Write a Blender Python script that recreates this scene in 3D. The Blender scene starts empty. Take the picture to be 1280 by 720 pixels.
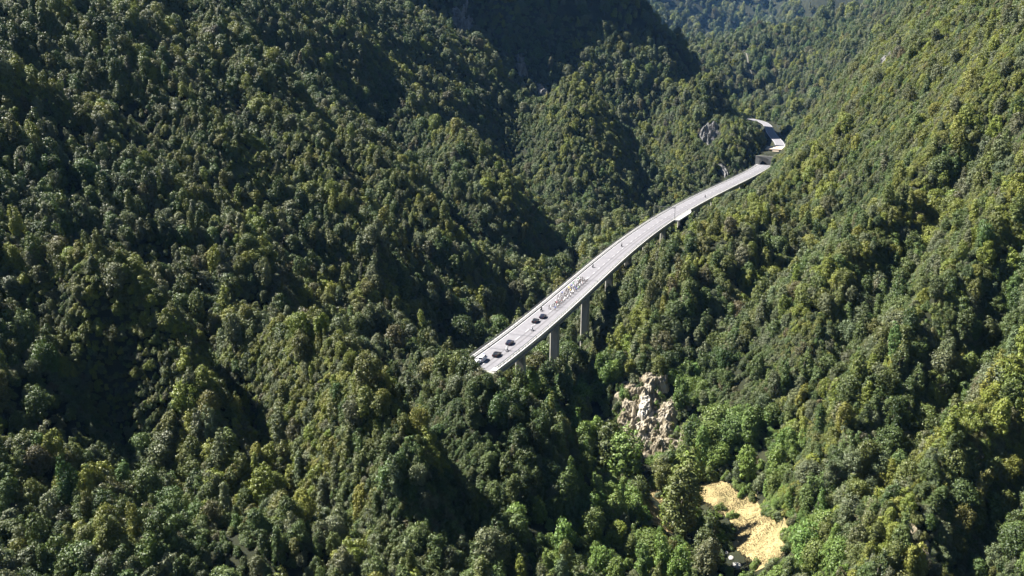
import bpy, bmesh, math, random
import numpy as np
from mathutils import Vector, Matrix

random.seed(7)
rng = np.random.default_rng(11)
SC = bpy.context.scene
COL = SC.collection
R = math.radians

# ------------------------------------------------------------------ camera
F_PX, HORIZON, CAM_H = 1100.0, 60.0, 105.0
PITCH = math.atan((360 - HORIZON) / F_PX)
CP, SP = math.cos(PITCH), math.sin(PITCH)


def at(px, py, t):
    u, v = (px - 640) / F_PX, (360 - py) / F_PX
    return np.array([u * t, (CP + v * SP) * t, CAM_H + (-SP + v * CP) * t])


def at_z(px, py, z):
    v = (360 - py) / F_PX
    return at(px, py, (z - CAM_H) / (-SP + v * CP))


def project(x, y, z):
    """pixel (1280x720) and depth of world points (arrays)"""
    dz = z - CAM_H
    dep = y * CP - dz * SP
    up = y * SP + dz * CP
    dep_s = np.where(dep > 1, dep, 1)
    return 640 + F_PX * x / dep_s, 360 - F_PX * up / dep_s, dep


cam_d = bpy.data.cameras.new('camera')
cam = bpy.data.objects.new('camera', cam_d)
COL.objects.link(cam)
cam.location = (0, 0, CAM_H)
cam.rotation_euler = (math.pi / 2 - PITCH, 0, 0)
cam_d.sensor_width = 36
cam_d.lens = 36 * F_PX / 1280
cam_d.clip_end = 12000
SC.camera = cam

# ------------------------------------------------------------------ light
SUN_EL = R(48)
SUN_H = Vector((-0.94, 0.34, 0)).normalized()
w = bpy.data.worlds.new('World')
SC.world = w
w.use_nodes = True
nt = w.node_tree
bg = nt.nodes['Background']
sky = nt.nodes.new('ShaderNodeTexSky')
sky.sky_type = 'NISHITA'
sky.sun_disc = False
sky.altitude = 2200
sky.air_density = 0.55
sky.dust_density = 0.3
sky.sun_elevation = SUN_EL
sky.sun_rotation = math.atan2(SUN_H.x, SUN_H.y)
nt.links.new(sky.outputs[0], bg.inputs[0])
bg.inputs[1].default_value = 0.05
sd = bpy.data.lights.new('sun', 'SUN')
sun = bpy.data.objects.new('sun', sd)
COL.objects.link(sun)
sd.energy = 5.0
sd.angle = R(0.5)
sd.color = (1.0, 0.955, 0.88)
to_sun = Vector((SUN_H.x * math.cos(SUN_EL), SUN_H.y * math.cos(SUN_EL), math.sin(SUN_EL)))
sun.rotation_euler = to_sun.to_track_quat('Z', 'Y').to_euler()
sun.location = (-300, 100, 500)
SC.view_settings.view_transform = 'Standard'
SC.view_settings.look = 'None'
SC.view_settings.gamma = 1
SC.view_settings.exposure = 1.92
SC.cycles.max_bounces = 5
SC.cycles.diffuse_bounces = 1
SC.cycles.glossy_bounces = 2
SC.cycles.transmission_bounces = 3
SC.cycles.volume_bounces = 0
SC.cycles.use_adaptive_sampling = True


# ------------------------------------------------------------------ helpers
def tag(o, label=None, cat=None, group=None, kind=None):
    if label: o['label'] = label
    if cat: o['category'] = cat
    if group: o['group'] = group
    if kind: o['kind'] = kind
    return o


def empty(name, loc=(0, 0, 0), rz=0.0):
    o = bpy.data.objects.new(name, None)
    o.empty_display_size = 0.5
    COL.objects.link(o)
    o.location = loc
    o.rotation_euler = (0, 0, rz)
    return o


def mesh_obj(name, verts, faces, mats=None, parent=None, smooth=False, fmat=None):
    me = bpy.data.meshes.new(name)
    me.from_pydata([tuple(map(float, v)) for v in verts], [], [tuple(f) for f in faces])
    for m in (mats if isinstance(mats, (list, tuple)) else [mats]):
        if m: me.materials.append(m)
    if fmat is not None:
        me.polygons.foreach_set('material_index', fmat)
    if smooth:
        me.polygons.foreach_set('use_smooth', [True] * len(me.polygons))
    me.update()
    o = bpy.data.objects.new(name, me)
    COL.objects.link(o)
    if parent: o.parent = parent
    return o


class MB:
    def __init__(s): s.v, s.f, s.m = [], [], []

    def add(s, v, f, m=0):
        b = len(s.v)
        s.v += [tuple(p) for p in v]
        s.f += [tuple(i + b for i in q) for q in f]
        s.m += [m] * len(f)

    def box(s, c, d, m=0, rot=None, taper=1.0):
        hx, hy, hz = d[0] / 2, d[1] / 2, d[2] / 2
        v = [Vector((x * (taper if z > 0 else 1), y * (taper if z > 0 else 1), z)) for x, y, z in
             ((-hx, -hy, -hz), (hx, -hy, -hz), (hx, hy, -hz), (-hx, hy, -hz), (-hx, -hy, hz), (hx, -hy, hz), (hx, hy, hz), (-hx, hy, hz))]
        if rot: v = [rot @ p for p in v]
        v = [p + Vector(c) for p in v]
        s.add(v, [(0, 3, 2, 1), (4, 5, 6, 7), (0, 1, 5, 4), (1, 2, 6, 5), (2, 3, 7, 6), (3, 0, 4, 7)], m)

    def tube(s, a, b, r0, r1=None, n=8, m=0):
        a, b = Vector(a), Vector(b)
        r1 = r0 if r1 is None else r1
        q = (b - a).to_track_quat('Z', 'Y')
        v, f = [], []
        for p, r in ((a, r0), (b, r1)):
            for k in range(n):
                th = 2 * math.pi * k / n
                v.append(p + q @ Vector((r * math.cos(th), r * math.sin(th), 0)))
        for k in range(n):
            f.append((k, (k + 1) % n, n + (k + 1) % n, n + k))
        f.append(tuple(range(n - 1, -1, -1)))
        f.append(tuple(range(n, 2 * n)))
        s.add(v, f, m)

    def ring(s, c, axis, r, rr, n=20, k=6, m=0):
        q = Vector(axis).to_track_quat('Z', 'Y')
        v, f = [], []
        for i in range(n):
            th = 2 * math.pi * i / n
            for j in range(k):
                ph = 2 * math.pi * j / k
                v.append(Vector(c) + q @ Vector(((r + rr * math.cos(ph)) * math.cos(th), (r + rr * math.cos(ph)) * math.sin(th), rr * math.sin(ph))))
        for i in range(n):
            for j in range(k):
                f.append((i * k + j, ((i + 1) % n) * k + j, ((i + 1) % n) * k + (j + 1) % k, i * k + (j + 1) % k))
        s.add(v, f, m)

    def build(s, name, mats, parent=None, smooth=False):
        return mesh_obj(name, s.v, s.f, mats, parent, smooth, s.m)


def copy_tree(o, parent=None):
    c = o.copy()
    COL.objects.link(c)
    if parent: c.parent = parent
    for ch in list(o.children):
        copy_tree(ch, c)
    return c


# ------------------------------------------------------------------ materials
def material(name):
    m = bpy.data.materials.new(name)
    m.use_nodes = True
    return m, m.node_tree, m.node_tree.nodes['Principled BSDF']


def simple(name, col, rough=0.6, metal=0.0, noise=0.0, scale=3.0, spec=0.4):
    m, t, p = material(name)
    p.inputs['Roughness'].default_value = rough
    p.inputs['Metallic'].default_value = metal
    p.inputs['Specular IOR Level'].default_value = spec
    if noise:
        tc = t.nodes.new('ShaderNodeTexCoord')
        n = t.nodes.new('ShaderNodeTexNoise')
        n.inputs['Scale'].default_value = scale
        n.inputs['Detail'].default_value = 6
        t.links.new(tc.outputs['Object'], n.inputs['Vector'])
        mx = t.nodes.new('ShaderNodeMix'); mx.data_type = 'RGBA'
        a = [c * (1 - noise) for c in col]; b = [min(1, c * (1 + noise)) for c in col]
        mx.inputs[6].default_value = (*a, 1); mx.inputs[7].default_value = (*b, 1)
        t.links.new(n.outputs['Fac'], mx.inputs[0])
        t.links.new(mx.outputs[2], p.inputs['Base Color'])
    else:
        p.inputs['Base Color'].default_value = (*col, 1)
    return m


def ramp_noise(name, cols, scale=0.2, detail=8, rough=0.85, dist=0.0, bump=0.0, stretch=(1, 1, 1), spec=0.2):
    """noise through a colour ramp; cols = [(pos, rgb)]"""
    m, t, p = material(name)
    tc = t.nodes.new('ShaderNodeTexCoord')
    mp = t.nodes.new('ShaderNodeMapping'); mp.inputs['Scale'].default_value = stretch
    n = t.nodes.new('ShaderNodeTexNoise')
    n.inputs['Scale'].default_value = scale; n.inputs['Detail'].default_value = detail
    n.inputs['Roughness'].default_value = 0.62; n.inputs['Distortion'].default_value = dist
    r = t.nodes.new('ShaderNodeValToRGB')
    while len(r.color_ramp.elements) < len(cols): r.color_ramp.elements.new(0.5)
    for e, (q, c) in zip(r.color_ramp.elements, cols): e.position = q; e.color = (*c, 1)
    t.links.new(tc.outputs['Object'], mp.inputs[0]); t.links.new(mp.outputs[0], n.inputs['Vector'])
    t.links.new(n.outputs['Fac'], r.inputs[0]); t.links.new(r.outputs[0], p.inputs['Base Color'])
    p.inputs['Roughness'].default_value = rough
    p.inputs['Specular IOR Level'].default_value = spec
    if bump:
        b = t.nodes.new('ShaderNodeBump'); b.inputs['Strength'].default_value = bump; b.inputs['Distance'].default_value = 0.4
        t.links.new(n.outputs['Fac'], b.inputs['Height']); t.links.new(b.outputs[0], p.inputs['Normal'])
    return m


def foliage_mat():
    m, t, p = material('foliage')
    at_ = t.nodes.new('ShaderNodeAttribute'); at_.attribute_type = 'INSTANCER'; at_.attribute_name = 'tint'
    lf = t.nodes.new('ShaderNodeAttribute'); lf.attribute_type = 'GEOMETRY'; lf.attribute_name = 'leaf_tone'
    mul = t.nodes.new('ShaderNodeMix'); mul.data_type = 'RGBA'; mul.blend_type = 'MULTIPLY'; mul.inputs[0].default_value = 1
    t.links.new(at_.outputs['Color'], mul.inputs[6]); t.links.new(lf.outputs['Color'], mul.inputs[7])
    t.links.new(mul.outputs[2], p.inputs['Base Color'])
    p.inputs['Roughness'].default_value = 0.5
    p.inputs['Specular IOR Level'].default_value = 0.26
    tr = t.nodes.new('ShaderNodeBsdfTranslucent')
    yl = t.nodes.new('ShaderNodeMix'); yl.data_type = 'RGBA'; yl.blend_type = 'MULTIPLY'; yl.inputs[0].default_value = 1
    yl.inputs[7].default_value = (1.5, 1.6, 0.7, 1)
    t.links.new(mul.outputs[2], yl.inputs[6]); t.links.new(yl.outputs[2], tr.inputs[0])
    mix = t.nodes.new('ShaderNodeMixShader'); mix.inputs[0].default_value = 0.12
    t.links.new(p.outputs[0], mix.inputs[1]); t.links.new(tr.outputs[0], mix.inputs[2])
    t.links.new(mix.outputs[0], t.nodes['Material Output'].inputs[0])
    return m


M = {}
M['leaf'] = foliage_mat()
M['bark'] = ramp_noise('bark', [(0.3, (0.05, 0.04, 0.03)), (0.7, (0.13, 0.11, 0.09))], 2.0, stretch=(1, 1, 0.2))
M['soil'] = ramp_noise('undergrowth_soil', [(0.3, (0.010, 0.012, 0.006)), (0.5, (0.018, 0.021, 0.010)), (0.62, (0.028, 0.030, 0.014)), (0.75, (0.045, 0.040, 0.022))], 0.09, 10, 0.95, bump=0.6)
M['rock'] = ramp_noise('pale_rock', [(0.30, (0.055, 0.046, 0.024)), (0.42, (0.15, 0.125, 0.08)), (0.54, (0.25, 0.22, 0.165)), (0.70, (0.42, 0.385, 0.325))], 0.25, 12, 0.9, 1.2, 0.9, (1, 1, 0.35))
M['white_rock'] = ramp_noise('white_rock', [(0.25, (0.25, 0.23, 0.19)), (0.5, (0.42, 0.39, 0.34)), (0.7, (0.55, 0.52, 0.46))], 0.3, 10, 0.9, 1.0, 0.8)
M['grey_rock'] = ramp_noise('grey_rock', [(0.3, (0.07, 0.07, 0.07)), (0.5, (0.16, 0.155, 0.15)), (0.7, (0.30, 0.29, 0.27))], 0.12, 12, 0.9, 0.8, 0.8, (1, 1, 0.35))
M['straw'] = ramp_noise('straw', [(0.3, (0.13, 0.115, 0.05)), (0.48, (0.24, 0.19, 0.09)), (0.7, (0.32, 0.255, 0.125))], 0.25, 10, 0.95, 1.0, 0.8)
M['straw_blade'] = simple('straw_blade', (0.27, 0.225, 0.12), 0.8, noise=0.3, scale=0.4)
M['grass'] = ramp_noise('green_grass', [(0.3, (0.05, 0.07, 0.02)), (0.7, (0.10, 0.135, 0.04))], 0.4, 8, 0.95, bump=0.5)
M['asphalt'] = ramp_noise('worn_asphalt', [(0.25, (0.14, 0.136, 0.145)), (0.5, (0.175, 0.17, 0.182)), (0.8, (0.215, 0.21, 0.222))], 0.5, 10, 0.85)
M['track'] = ramp_noise('tyre_track_asphalt', [(0.25, (0.105, 0.102, 0.108)), (0.8, (0.15, 0.146, 0.155))], 0.6, 10, 0.85)
M['rail_shade'] = ramp_noise('painted_rail_shade', [(0.3, (0.03, 0.03, 0.03)), (0.7, (0.08, 0.078, 0.075))], 0.8, 8, 0.95)
M['rail_steel'] = simple('weathered_rail', (0.17, 0.17, 0.175), 0.6, 0.3, noise=.2, scale=1)
M['concrete'] = ramp_noise('weathered_concrete', [(0.25, (0.2, 0.19, 0.17)), (0.5, (0.29, 0.28, 0.25)), (0.75, (0.36, 0.345, 0.31))], 0.5, 10, 0.9, stretch=(1, 1, 0.3))
M['pale_concrete'] = ramp_noise('pale_concrete', [(0.3, (0.30, 0.295, 0.29)), (0.7, (0.44, 0.43, 0.42))], 0.6, 8, 0.85)
M['white_line'] = simple('white_road_paint', (0.62, 0.62, 0.62), 0.6, noise=0.15, scale=2)
M['steel'] = simple('galvanised_steel', (0.45, 0.46, 0.47), 0.45, 0.6)
M['dark_steel'] = simple('dark_steel', (0.09, 0.09, 0.1), 0.5, 0.4)
M['water'] = simple('river_water', (0.012, 0.016, 0.011), 0.45, noise=0.3, scale=0.5, spec=0.15)
M['stone'] = simple('river_stone', (0.36, 0.35, 0.32), 0.85, noise=0.25, scale=2)
M['tan_roof'] = simple('sunbleached_slab', (0.52, 0.42, 0.32), 0.9, noise=0.12, scale=0.7)
M['tunnel_dark'] = simple('tunnel_shade_lining', (0.03, 0.03, 0.03), 0.9, noise=0.3, scale=0.5)
M['track_earth'] = simple('pale_earth', (0.13, 0.125, 0.10), 0.95, noise=0.3, scale=0.2)


# ------------------------------------------------------------------ terrain
def plane_left(x, y): return -7 + .6 * (-.94 * (x + 112) + .34 * (y - 170))
def plane_right(x, y): return 7 + .76 * (x - 77) + .17 * (y - 434)


CAN = 7.5      # canopy over ground
pts = []
def c(px, py, t, off=None):
    off = CAN + max(0, min(5.5, (t - 700) * .018)) if off is None else off
    p = at(px, py, t); pts.append((p[0], p[1], p[2] - off))
def g(x, y, z): pts.append((x, y, z))

# left slope, away from its spurs
for x, y in ((-112, 150), (-150, 215), (-190, 300), (-250, 452), (-90, 210), (-120, 320), (-170, 440), (-90, 420), (-60, 340), (-330, 330), (-270, 200),
             (-400, 560), (-300, 650), (-190, 620), (-110, 560), (-50, 430), (-30, 520), (-130, 760), (-220, 850), (-40, 640), (-450, 800), (-200, 90), (-330, 60), (-450, 300)):
    g(x, y, plane_left(x, y) - CAN)
# near spur that carries the bridge's end
for a in ((492, 554, 214), (555, 492, 258), (588, 468, 268), (425, 480, 262), (615, 486, 264), (640, 492, 268), (665, 500, 278), (700, 530, 300), (640, 600, 245),
          (640, 720, 205), (560, 640, 226), (480, 720, 192), (320, 720, 190), (320, 600, 215), (200, 660, 200), (740, 690, 230), (700, 620, 255), (420, 600, 222)): c(*a)
# valley floor
for a in ((930, 650, -38), (900, 615, -37), (965, 690, -38), (870, 700, -40), (815, 640, -38), (760, 585, -38), (735, 540, -37), (900, 720, -40), (960, 625, -36)):
    p = at_z(*a); g(*p)
g(60, 190, -42); g(60, 120, -45); g(58, 40, -48); g(110, 120, -22); g(-40, 100, -32); g(-80, 30, -18); g(160, 60, 0); g(200, 0, 25); g(-200, -60, 60)
g(30, 385, -36); g(33, 420, -35); g(36, 500, -34); g(40, 560, -32); g(52, 630, -30); g(80, 700, -29); g(14, 350, -33); g(2, 318, -24); g(115, 760, -28); g(165, 800, -25)
# right slope
for a in ((830, 312, 440), (1280, 0, 400), (1280, 720, 195), (1100, 360, 309), (1280, 360, 265), (1000, 450, 306), (900, 470, 326), (940, 300, 440), (900, 350, 378),
          (850, 302, 455), (900, 257, 560), (955, 222, 690), (1000, 250, 500), (1000, 180, 680), (1060, 150, 560), (1100, 100, 540), (1160, 20, 560), (1200, 100, 430),
          (1280, 150, 355), (1150, 230, 390), (785, 395, 400), (788, 452, 340), (830, 455, 343), (866, 478, 335), (785, 345, 425), (1100, 560, 240), (1000, 600, 258), (1180, 460, 258), (1100, 720, 205), (1010, 700, 225),
          (985, 165, 800), (1030, 115, 740), (1070, 80, 690), (1100, 55, 650), (1138, 25, 600)): c(*a)
g(47, 301, -37); g(40, 304, -37); g(57, 301, -36); g(66, 296, -34)
g(350, 420, 205); g(420, 300, 250); g(330, 200, 120); g(420, 620, 240); g(330, 60, 110)
# behind the right crest
for a in ((1050, 60, 1480), (1100, 22, 1520), (1000, 100, 1420), (1150, 2, 1560), (1010, 40, 1850)): c(*a)
g(360, 880, 40); g(410, 980, 25); g(470, 920, 70); g(500, 1050, 60); g(560, 950, 110)
# left crest, knoll, cliff mountain
for a in ((521, 14, 905), (560, 36, 900), (598, 44, 890), (617, 68, 880), (640, 100, 872), (661, 126, 865), (500, 90, 760), (560, 120, 770), (600, 170, 770), (560, 220, 640), (640, 240, 690),
          (715, 100, 815), (690, 130, 815), (660, 165, 800), (760, 140, 815), (800, 185, 800), (840, 222, 790), (715, 170, 770), (700, 230, 720), (770, 235, 745), (660, 215, 745), (790, 262, 730)): c(*a)
for a in ((700, 60, 1030), (570, 8, 1040), (620, 30, 1030), (800, 8, 1090), (850, 52, 1070), (900, 85, 985), (931, 140, 890), (640, 90, 1000), (665, 122, 990), (700, 122, 1000), (785, 145, 985), (760, 90, 1015),
          (830, 185, 900), (850, 120, 990), (870, 140, 940), (885, 160, 875), (850, 215, 840), (920, 178, 835), (900, 205, 828), (940, 195, 830), (700, 10, 1050), (925, 165, 865)): c(*a)
g(130, 1200, 245); g(60, 1180, 335); g(-20, 1180, 390); g(-150, 1150, 370); g(200, 1230, 105); g(250, 1180, 60); g(100, 1500, 180); g(-150, 1600, 260); g(-350, 1100, 330)  # unseen peak over the cliffs, raised to cast shade on their face
# between left crest and cliffs (hidden gully) and behind the knoll
g(-40, 985, 72); g(20, 945, 2); g(75, 945, 0); g(120, 900, -5); g(-100, 1000, 120)
# tunnel hill and the road beyond
g(240, 800, -1); g(262, 850, 8); g(285, 905, 6); g(305, 960, -2); g(330, 1020, -2); g(362, 1150, -2); g(385, 1280, -2); g(400, 1350, -2); g(300, 1250, -25); g(290, 1100, -22); g(250, 960, -20)
g(262, 1010, -14); g(240, 1045, -10); g(270, 1100, -15)
# far country
for a in ((950, 128, 1500), (935, 80, 1600), (960, 32, 1850), (900, 62, 1900), (850, 46, 1980), (840, 22, 3300), (900, 8, 3600), (1060, 6, 3000), (1000, 6, 3400), (870, 36, 3000), (1020, 24, 2050), (985, 115, 1550)): c(*a)
g(430, 2400, -10); g(640, 2400, 20); g(250, 2350, 20); g(900, 2450, 60)
g(700, 3600, 330); g(1200, 3200, 650); g(1700, 2600, 700); g(200, 3500, 480); g(-600, 3000, 700); g(1200, 4300, 900); g(0, 4600, 900); g(2600, 4200, 900); g(-2200, 3000, 900)
g(1000, 1500, 420); g(900, 1000, 380); g(-900, 1200, 520); g(-900, 500, 380); g(-1500, 1800, 700); g(-700, 0, 260); g(700, 300, 420); g(600, -100, 220); g(1500, 900, 520)
P = np.array(pts)


def tps(r2):
    return 0.5 * r2 * np.log(np.maximum(r2, 1e-12))


XS = 100.0
A0 = P[:, :2] / XS
n = len(P)
K = tps(((A0[:, None] - A0[None]) ** 2).sum(-1)) + 0.02 * np.eye(n)
Q = np.c_[np.ones(n), A0]
S = np.block([[K, Q], [Q.T, np.zeros((3, 3))]])
COEF = np.linalg.solve(S, np.r_[P[:, 2], 0, 0, 0])


def rbf(x, y):
    x = np.asarray(x, float); y = np.asarray(y, float)
    sh = x.shape
    q = np.c_[x.ravel(), y.ravel()] / XS
    out = np.empty(len(q))
    for i in range(0, len(q), 4000):
        b = q[i:i + 4000]
        out[i:i + 4000] = tps(((b[:, None] - A0[None]) ** 2).sum(-1)) @ COEF[:n] + COEF[n] + b @ COEF[n + 1:]
    return out.reshape(sh)


# value noise for relief and for the patchiness of the wood
def lattice(seed):
    return np.random.default_rng(seed).random((64, 64))


LAT = [lattice(s) for s in range(40, 52)]


def vnoise(x, y, scale, k=0):
    L = LAT[k % len(LAT)]
    x = np.asarray(x, float) / scale + 13.7 * k; y = np.asarray(y, float) / scale + 5.1 * k
    xi, yi = np.floor(x).astype(int), np.floor(y).astype(int)
    fx, fy = x - xi, y - yi
    fx = fx * fx * (3 - 2 * fx); fy = fy * fy * (3 - 2 * fy)
    a = L[xi % 64, yi % 64]; b = L[(xi + 1) % 64, yi % 64]; c_ = L[xi % 64, (yi + 1) % 64]; d = L[(xi + 1) % 64, (yi + 1) % 64]
    return (a * (1 - fx) + b * fx) * (1 - fy) + (c_ * (1 - fx) + d * fx) * fy


def seg_dist(x, y, line):
    """distance of points to a polyline, and the fraction along it"""
    best = np.full(np.shape(x), 1e9); frac = np.zeros(np.shape(x))
    line = np.asarray(line, float)
    L = np.r_[0, np.cumsum(np.hypot(*np.diff(line, axis=0).T))]
    for i in range(len(line) - 1):
        a, e = line[i], line[i + 1] - line[i]
        t = np.clip(((x - a[0]) * e[0] + (y - a[1]) * e[1]) / (e @ e), 0, 1)
        d = np.hypot(x - a[0] - t * e[0], y - a[1] - t * e[1])
        m = d < best
        best = np.where(m, d, best); frac = np.where(m, (L[i] + t * (L[i + 1] - L[i])) / L[-1], frac)
    return best, frac


# the deck's axis, fitted to both of its edges
DECK = np.array([-3.2071366233929646e-09, 6.998387153164305e-06, -0.00527877677476535, 2.0517562917565915, -307.02722969494585])
def deck_x(y): return np.polyval(DECK, y)
def deck_dir(y):
    s = np.polyval(np.polyder(DECK), y); v = np.array([s, 1.0]); return v / np.hypot(*v)
Y0, Y1 = 281.0, 821.0
AXIS = np.array([(deck_x(y), y) for y in np.arange(Y0, Y1 + 1, 8.0)])
ROAD2 = np.array([(234.5, 821), (249, 855), (266, 898), (281, 931), (303, 997), (331, 1139), (352, 1220), (369, 1300), (372, 1345), (366, 1375)], float)
RIVER = np.array([(64, 60), (63, 150), (61, 200), (57, 236), (47, 264), (36, 292), (30, 330), (32, 400), (36, 500), (45, 610), (70, 680)], float)


def march(px, py):
    """world point where the ray through a pixel of the photograph meets the smooth terrain's canopy"""
    ts = np.arange(150, 2400, 3.0)
    p = np.array([at(px, py, t) for t in ts])
    h = rbf(p[:, 0], p[:, 1]) + CAN
    i = int(np.argmax(h > p[:, 2]))
    return p[i, :2]


def trace(l): return np.array([march(*q) for q in l])


SPURS = [  # (polyline in the photo, height, width)
    ([(60, 20), (124, 75), (210, 135), (281, 202), (337, 245), (405, 290), (470, 350)], 9, 13),
    ([(0, 112), (60, 130), (130, 165), (190, 215), (260, 300), (330, 360)], 9, 12),
    ([(90, 425), (130, 410), (190, 430), (240, 480), (300, 520)], 7, 9),
    ([(300, 440), (350, 450), (420, 500), (467, 551), (520, 590), (580, 625)], 9, 9),
    ([(250, 20), (330, 90), (400, 150), (480, 230), (560, 310)], 8, 15),
    ([(440, 60), (500, 110), (570, 190), (640, 260)], 9, 18),
    ([(400, 300), (450, 350), (500, 400)], 7, 12),
    ([(1280, 60), (1210, 140), (1140, 240), (1080, 330), (1020, 400)], 9, 13),
    ([(1200, 20), (1120, 110), (1040, 180), (960, 260), (880, 330), (800, 420)], 7, 16),
    ([(1280, 250), (1200, 360), (1130, 440), (1060, 540), (1000, 620)], 7, 10),
    ([(1280, 470), (1210, 560), (1150, 640), (1100, 700)], 7, 9),
    ([(870, 110), (860, 160), (850, 215), (845, 245)], 8, 22),
    ([(920, 165), (905, 190), (895, 225)], 9, 16),
    ([(715, 112), (722, 140), (735, 180)], 7, 50),
    ([(0, 300), (60, 350), (130, 400), (200, 470)], 7, 10),
    ([(0, 560), (70, 610), (150, 690)], 5, 8),
    ([(180, 0), (260, 60), (330, 130), (420, 240), (500, 330)], 7, 13),
]
GULLIES = [
    ([(150, 40), (262, 112), (300, 165), (360, 215), (424, 265)], 7, 9),
    ([(40, 70), (110, 150), (160, 185), (215, 250), (280, 300)], 7, 8),
    ([(250, 430), (310, 500), (420, 590), (470, 640)], 7, 7),
    ([(480, 430), (530, 490), (560, 560), (600, 600)], 8, 8),
    ([(330, 30), (420, 180), (500, 280), (590, 370)], 6, 12),
    ([(1230, 160), (1170, 250), (1110, 330), (1050, 420)], 8, 10),
    ([(1280, 300), (1230, 420), (1170, 500), (1110, 600)], 7, 8),
    ([(1130, 180), (1050, 250), (950, 340), (880, 430)], 7, 12),
    ([(560, 240), (620, 290), (690, 300)], 8, 16),
    ([(640, 158), (655, 195), (685, 240)], 5, 20), ([(803, 150), (818, 190), (836, 228)], 5, 20),
    ([(0, 340), (70, 410), (150, 480), (230, 560)], 6, 9),
    ([(220, 20), (300, 110), (380, 210), (450, 300)], 7, 10),
    ([(420, 90), (500, 180), (580, 270)], 7, 12),
    ([(1280, 540), (1240, 620), (1215, 700)], 7, 7),
]
BUMPS = [(trace(l), h, wd) for l, h, wd in SPURS] + [(trace(l), -h, wd) for l, h, wd in GULLIES]


def ground(x, y):
    x = np.asarray(x, float); y = np.asarray(y, float)
    z = rbf(x, y)
    for line, h, wd in BUMPS:
        d, f = seg_dist(x, y, line)
        z = z + (2.35 if line[0][0] < 40 else 1.9) * h * np.exp(-(d / wd) ** 2) * np.clip(1.25 - np.abs(f - 0.5) * 1.1, 0, 1)
    far = np.clip((y - 250) / 900, 0.25, 1.6)
    s = 0.34 * x + 0.94 * y; q = 0.94 * x - 0.34 * y
    rough = (vnoise(s, q * 0.3, 30, 1) - 0.5) * 11 * far + (vnoise(s, q * 0.5, 13, 2) - 0.5) * 6 + (vnoise(x, y, 90, 3) - 0.5) * 14 * np.clip(far - 0.5, 0, 1)
    dd, ff = seg_dist(x, y, AXIS)
    floor_mask = np.clip((z + 30) / 10, 0.15, 1)
    z = z + rough * floor_mask * np.clip((dd - 4) / 20, 0, 1)
    # the deck stays clear of the ground
    lim = -5.0 - 3.0 * np.clip((dd - 6) / 10, 0, 1) * 0
    k = np.clip((16 - dd) / 6, 0, 1) * np.clip((y - 276) / 8, 0, 1) * np.clip((815 - y) / 8, 0, 1)
    z = np.where(z > lim, z + (lim - z) * k, z)
    dr, fr = seg_dist(x, y, RIVER)
    z = z - 1.6 * np.clip((5.0 - dr) / 2.5, 0, 1)
    # the tunnel's roof lies open
    dt, ft = seg_dist(x, y, ROAD2[:3])
    inn = np.clip((13 - dt) / 5, 0, 1) * np.clip((912 - y) / 8, 0, 1)
    z = z + (np.where(y > 834, 7.6, -1.0) - z) * inn * np.clip((y - 812) / 6, 0, 1)
    # the road past the tunnel lies on a bench
    d2, f2 = seg_dist(x, y, ROAD2[2:])
    k2 = np.clip((13 - d2) / 6, 0, 1) * np.clip((y - 900) / 8, 0, 1)
    z = z + (-0.6 - z) * k2
    return z


# one sheet, finer near the camera
ys = [-140.0]
while ys[-1] < 4700: ys.append(ys[-1] + max(3.2, 3.2 + (ys[-1] - 400) * 0.010 if ys[-1] > 400 else 3.2))
ys = np.array(ys)
us = np.linspace(-1, 1, 300)
us = np.sign(us) * np.abs(us) ** 1.15
GX = np.array([us * (260 + 0.72 * max(y, 0)) + 0.06 * max(y, 0) for y in ys])
GY = np.repeat(ys[:, None], len(us), 1)
GZ = ground(GX, GY)
ny, nx = GX.shape
idx = np.arange(ny * nx).reshape(ny, nx)
quads = np.stack([idx[:-1, :-1], idx[:-1, 1:], idx[1:, 1:], idx[1:, :-1]], -1).reshape(-1, 4)


def grid_mesh(name, verts, quads, mat):
    me = bpy.data.meshes.new(name)
    me.vertices.add(len(verts)); me.vertices.foreach_set('co', verts.astype(np.float32).ravel())
    me.loops.add(quads.size); me.loops.foreach_set('vertex_index', quads.astype(np.int32).ravel())
    me.polygons.add(len(quads)); me.polygons.foreach_set('loop_start', np.arange(0, quads.size, 4, dtype=np.int32))
    me.polygons.foreach_set('use_smooth', np.ones(len(quads), bool))
    me.materials.append(mat); me.update(calc_edges=True)
    o = bpy.data.objects.new(name, me); COL.objects.link(o)
    return o


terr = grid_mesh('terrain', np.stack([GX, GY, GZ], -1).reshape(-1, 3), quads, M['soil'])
tag(terr, 'steep valley sides and floor under the forest', 'terrain', kind='structure')

GI = {'y': ys}


def gz(x, y):
    """height of the sheet by bilinear look-up"""
    x = np.asarray(x, float); y = np.asarray(y, float)
    j = np.clip(np.searchsorted(ys, y) - 1, 0, ny - 2)
    ty = np.clip((y - ys[j]) / (ys[j + 1] - ys[j]), 0, 1)

    def row(jj):
        yy = np.maximum(ys[jj], 0)
        uu = (x - 0.06 * yy) / (260 + 0.72 * yy)
        ww = np.sign(uu) * np.abs(uu) ** (1 / 1.15)
        f = np.clip((ww + 1) / 2 * (nx - 1), 0, nx - 1.001)
        i = f.astype(int); fx = f - i
        return GZ[jj, i] * (1 - fx) + GZ[jj, i + 1] * fx
    return row(j) * (1 - ty) + row(j + 1) * ty


def surf(px, py, off=0.0, t0=140, t1=3200):
    """where a pixel's ray meets the built ground"""
    ts = np.arange(t0, t1, 1.5)
    u, v = (px - 640) / F_PX, (360 - py) / F_PX
    X, Y, Z = u * ts, (CP + v * SP) * ts, CAM_H + (-SP + v * CP) * ts
    i = int(np.argmax(gz(X, Y) + off > Z))
    return np.array([X[i], Y[i], gz(X[i], Y[i])])


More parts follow.
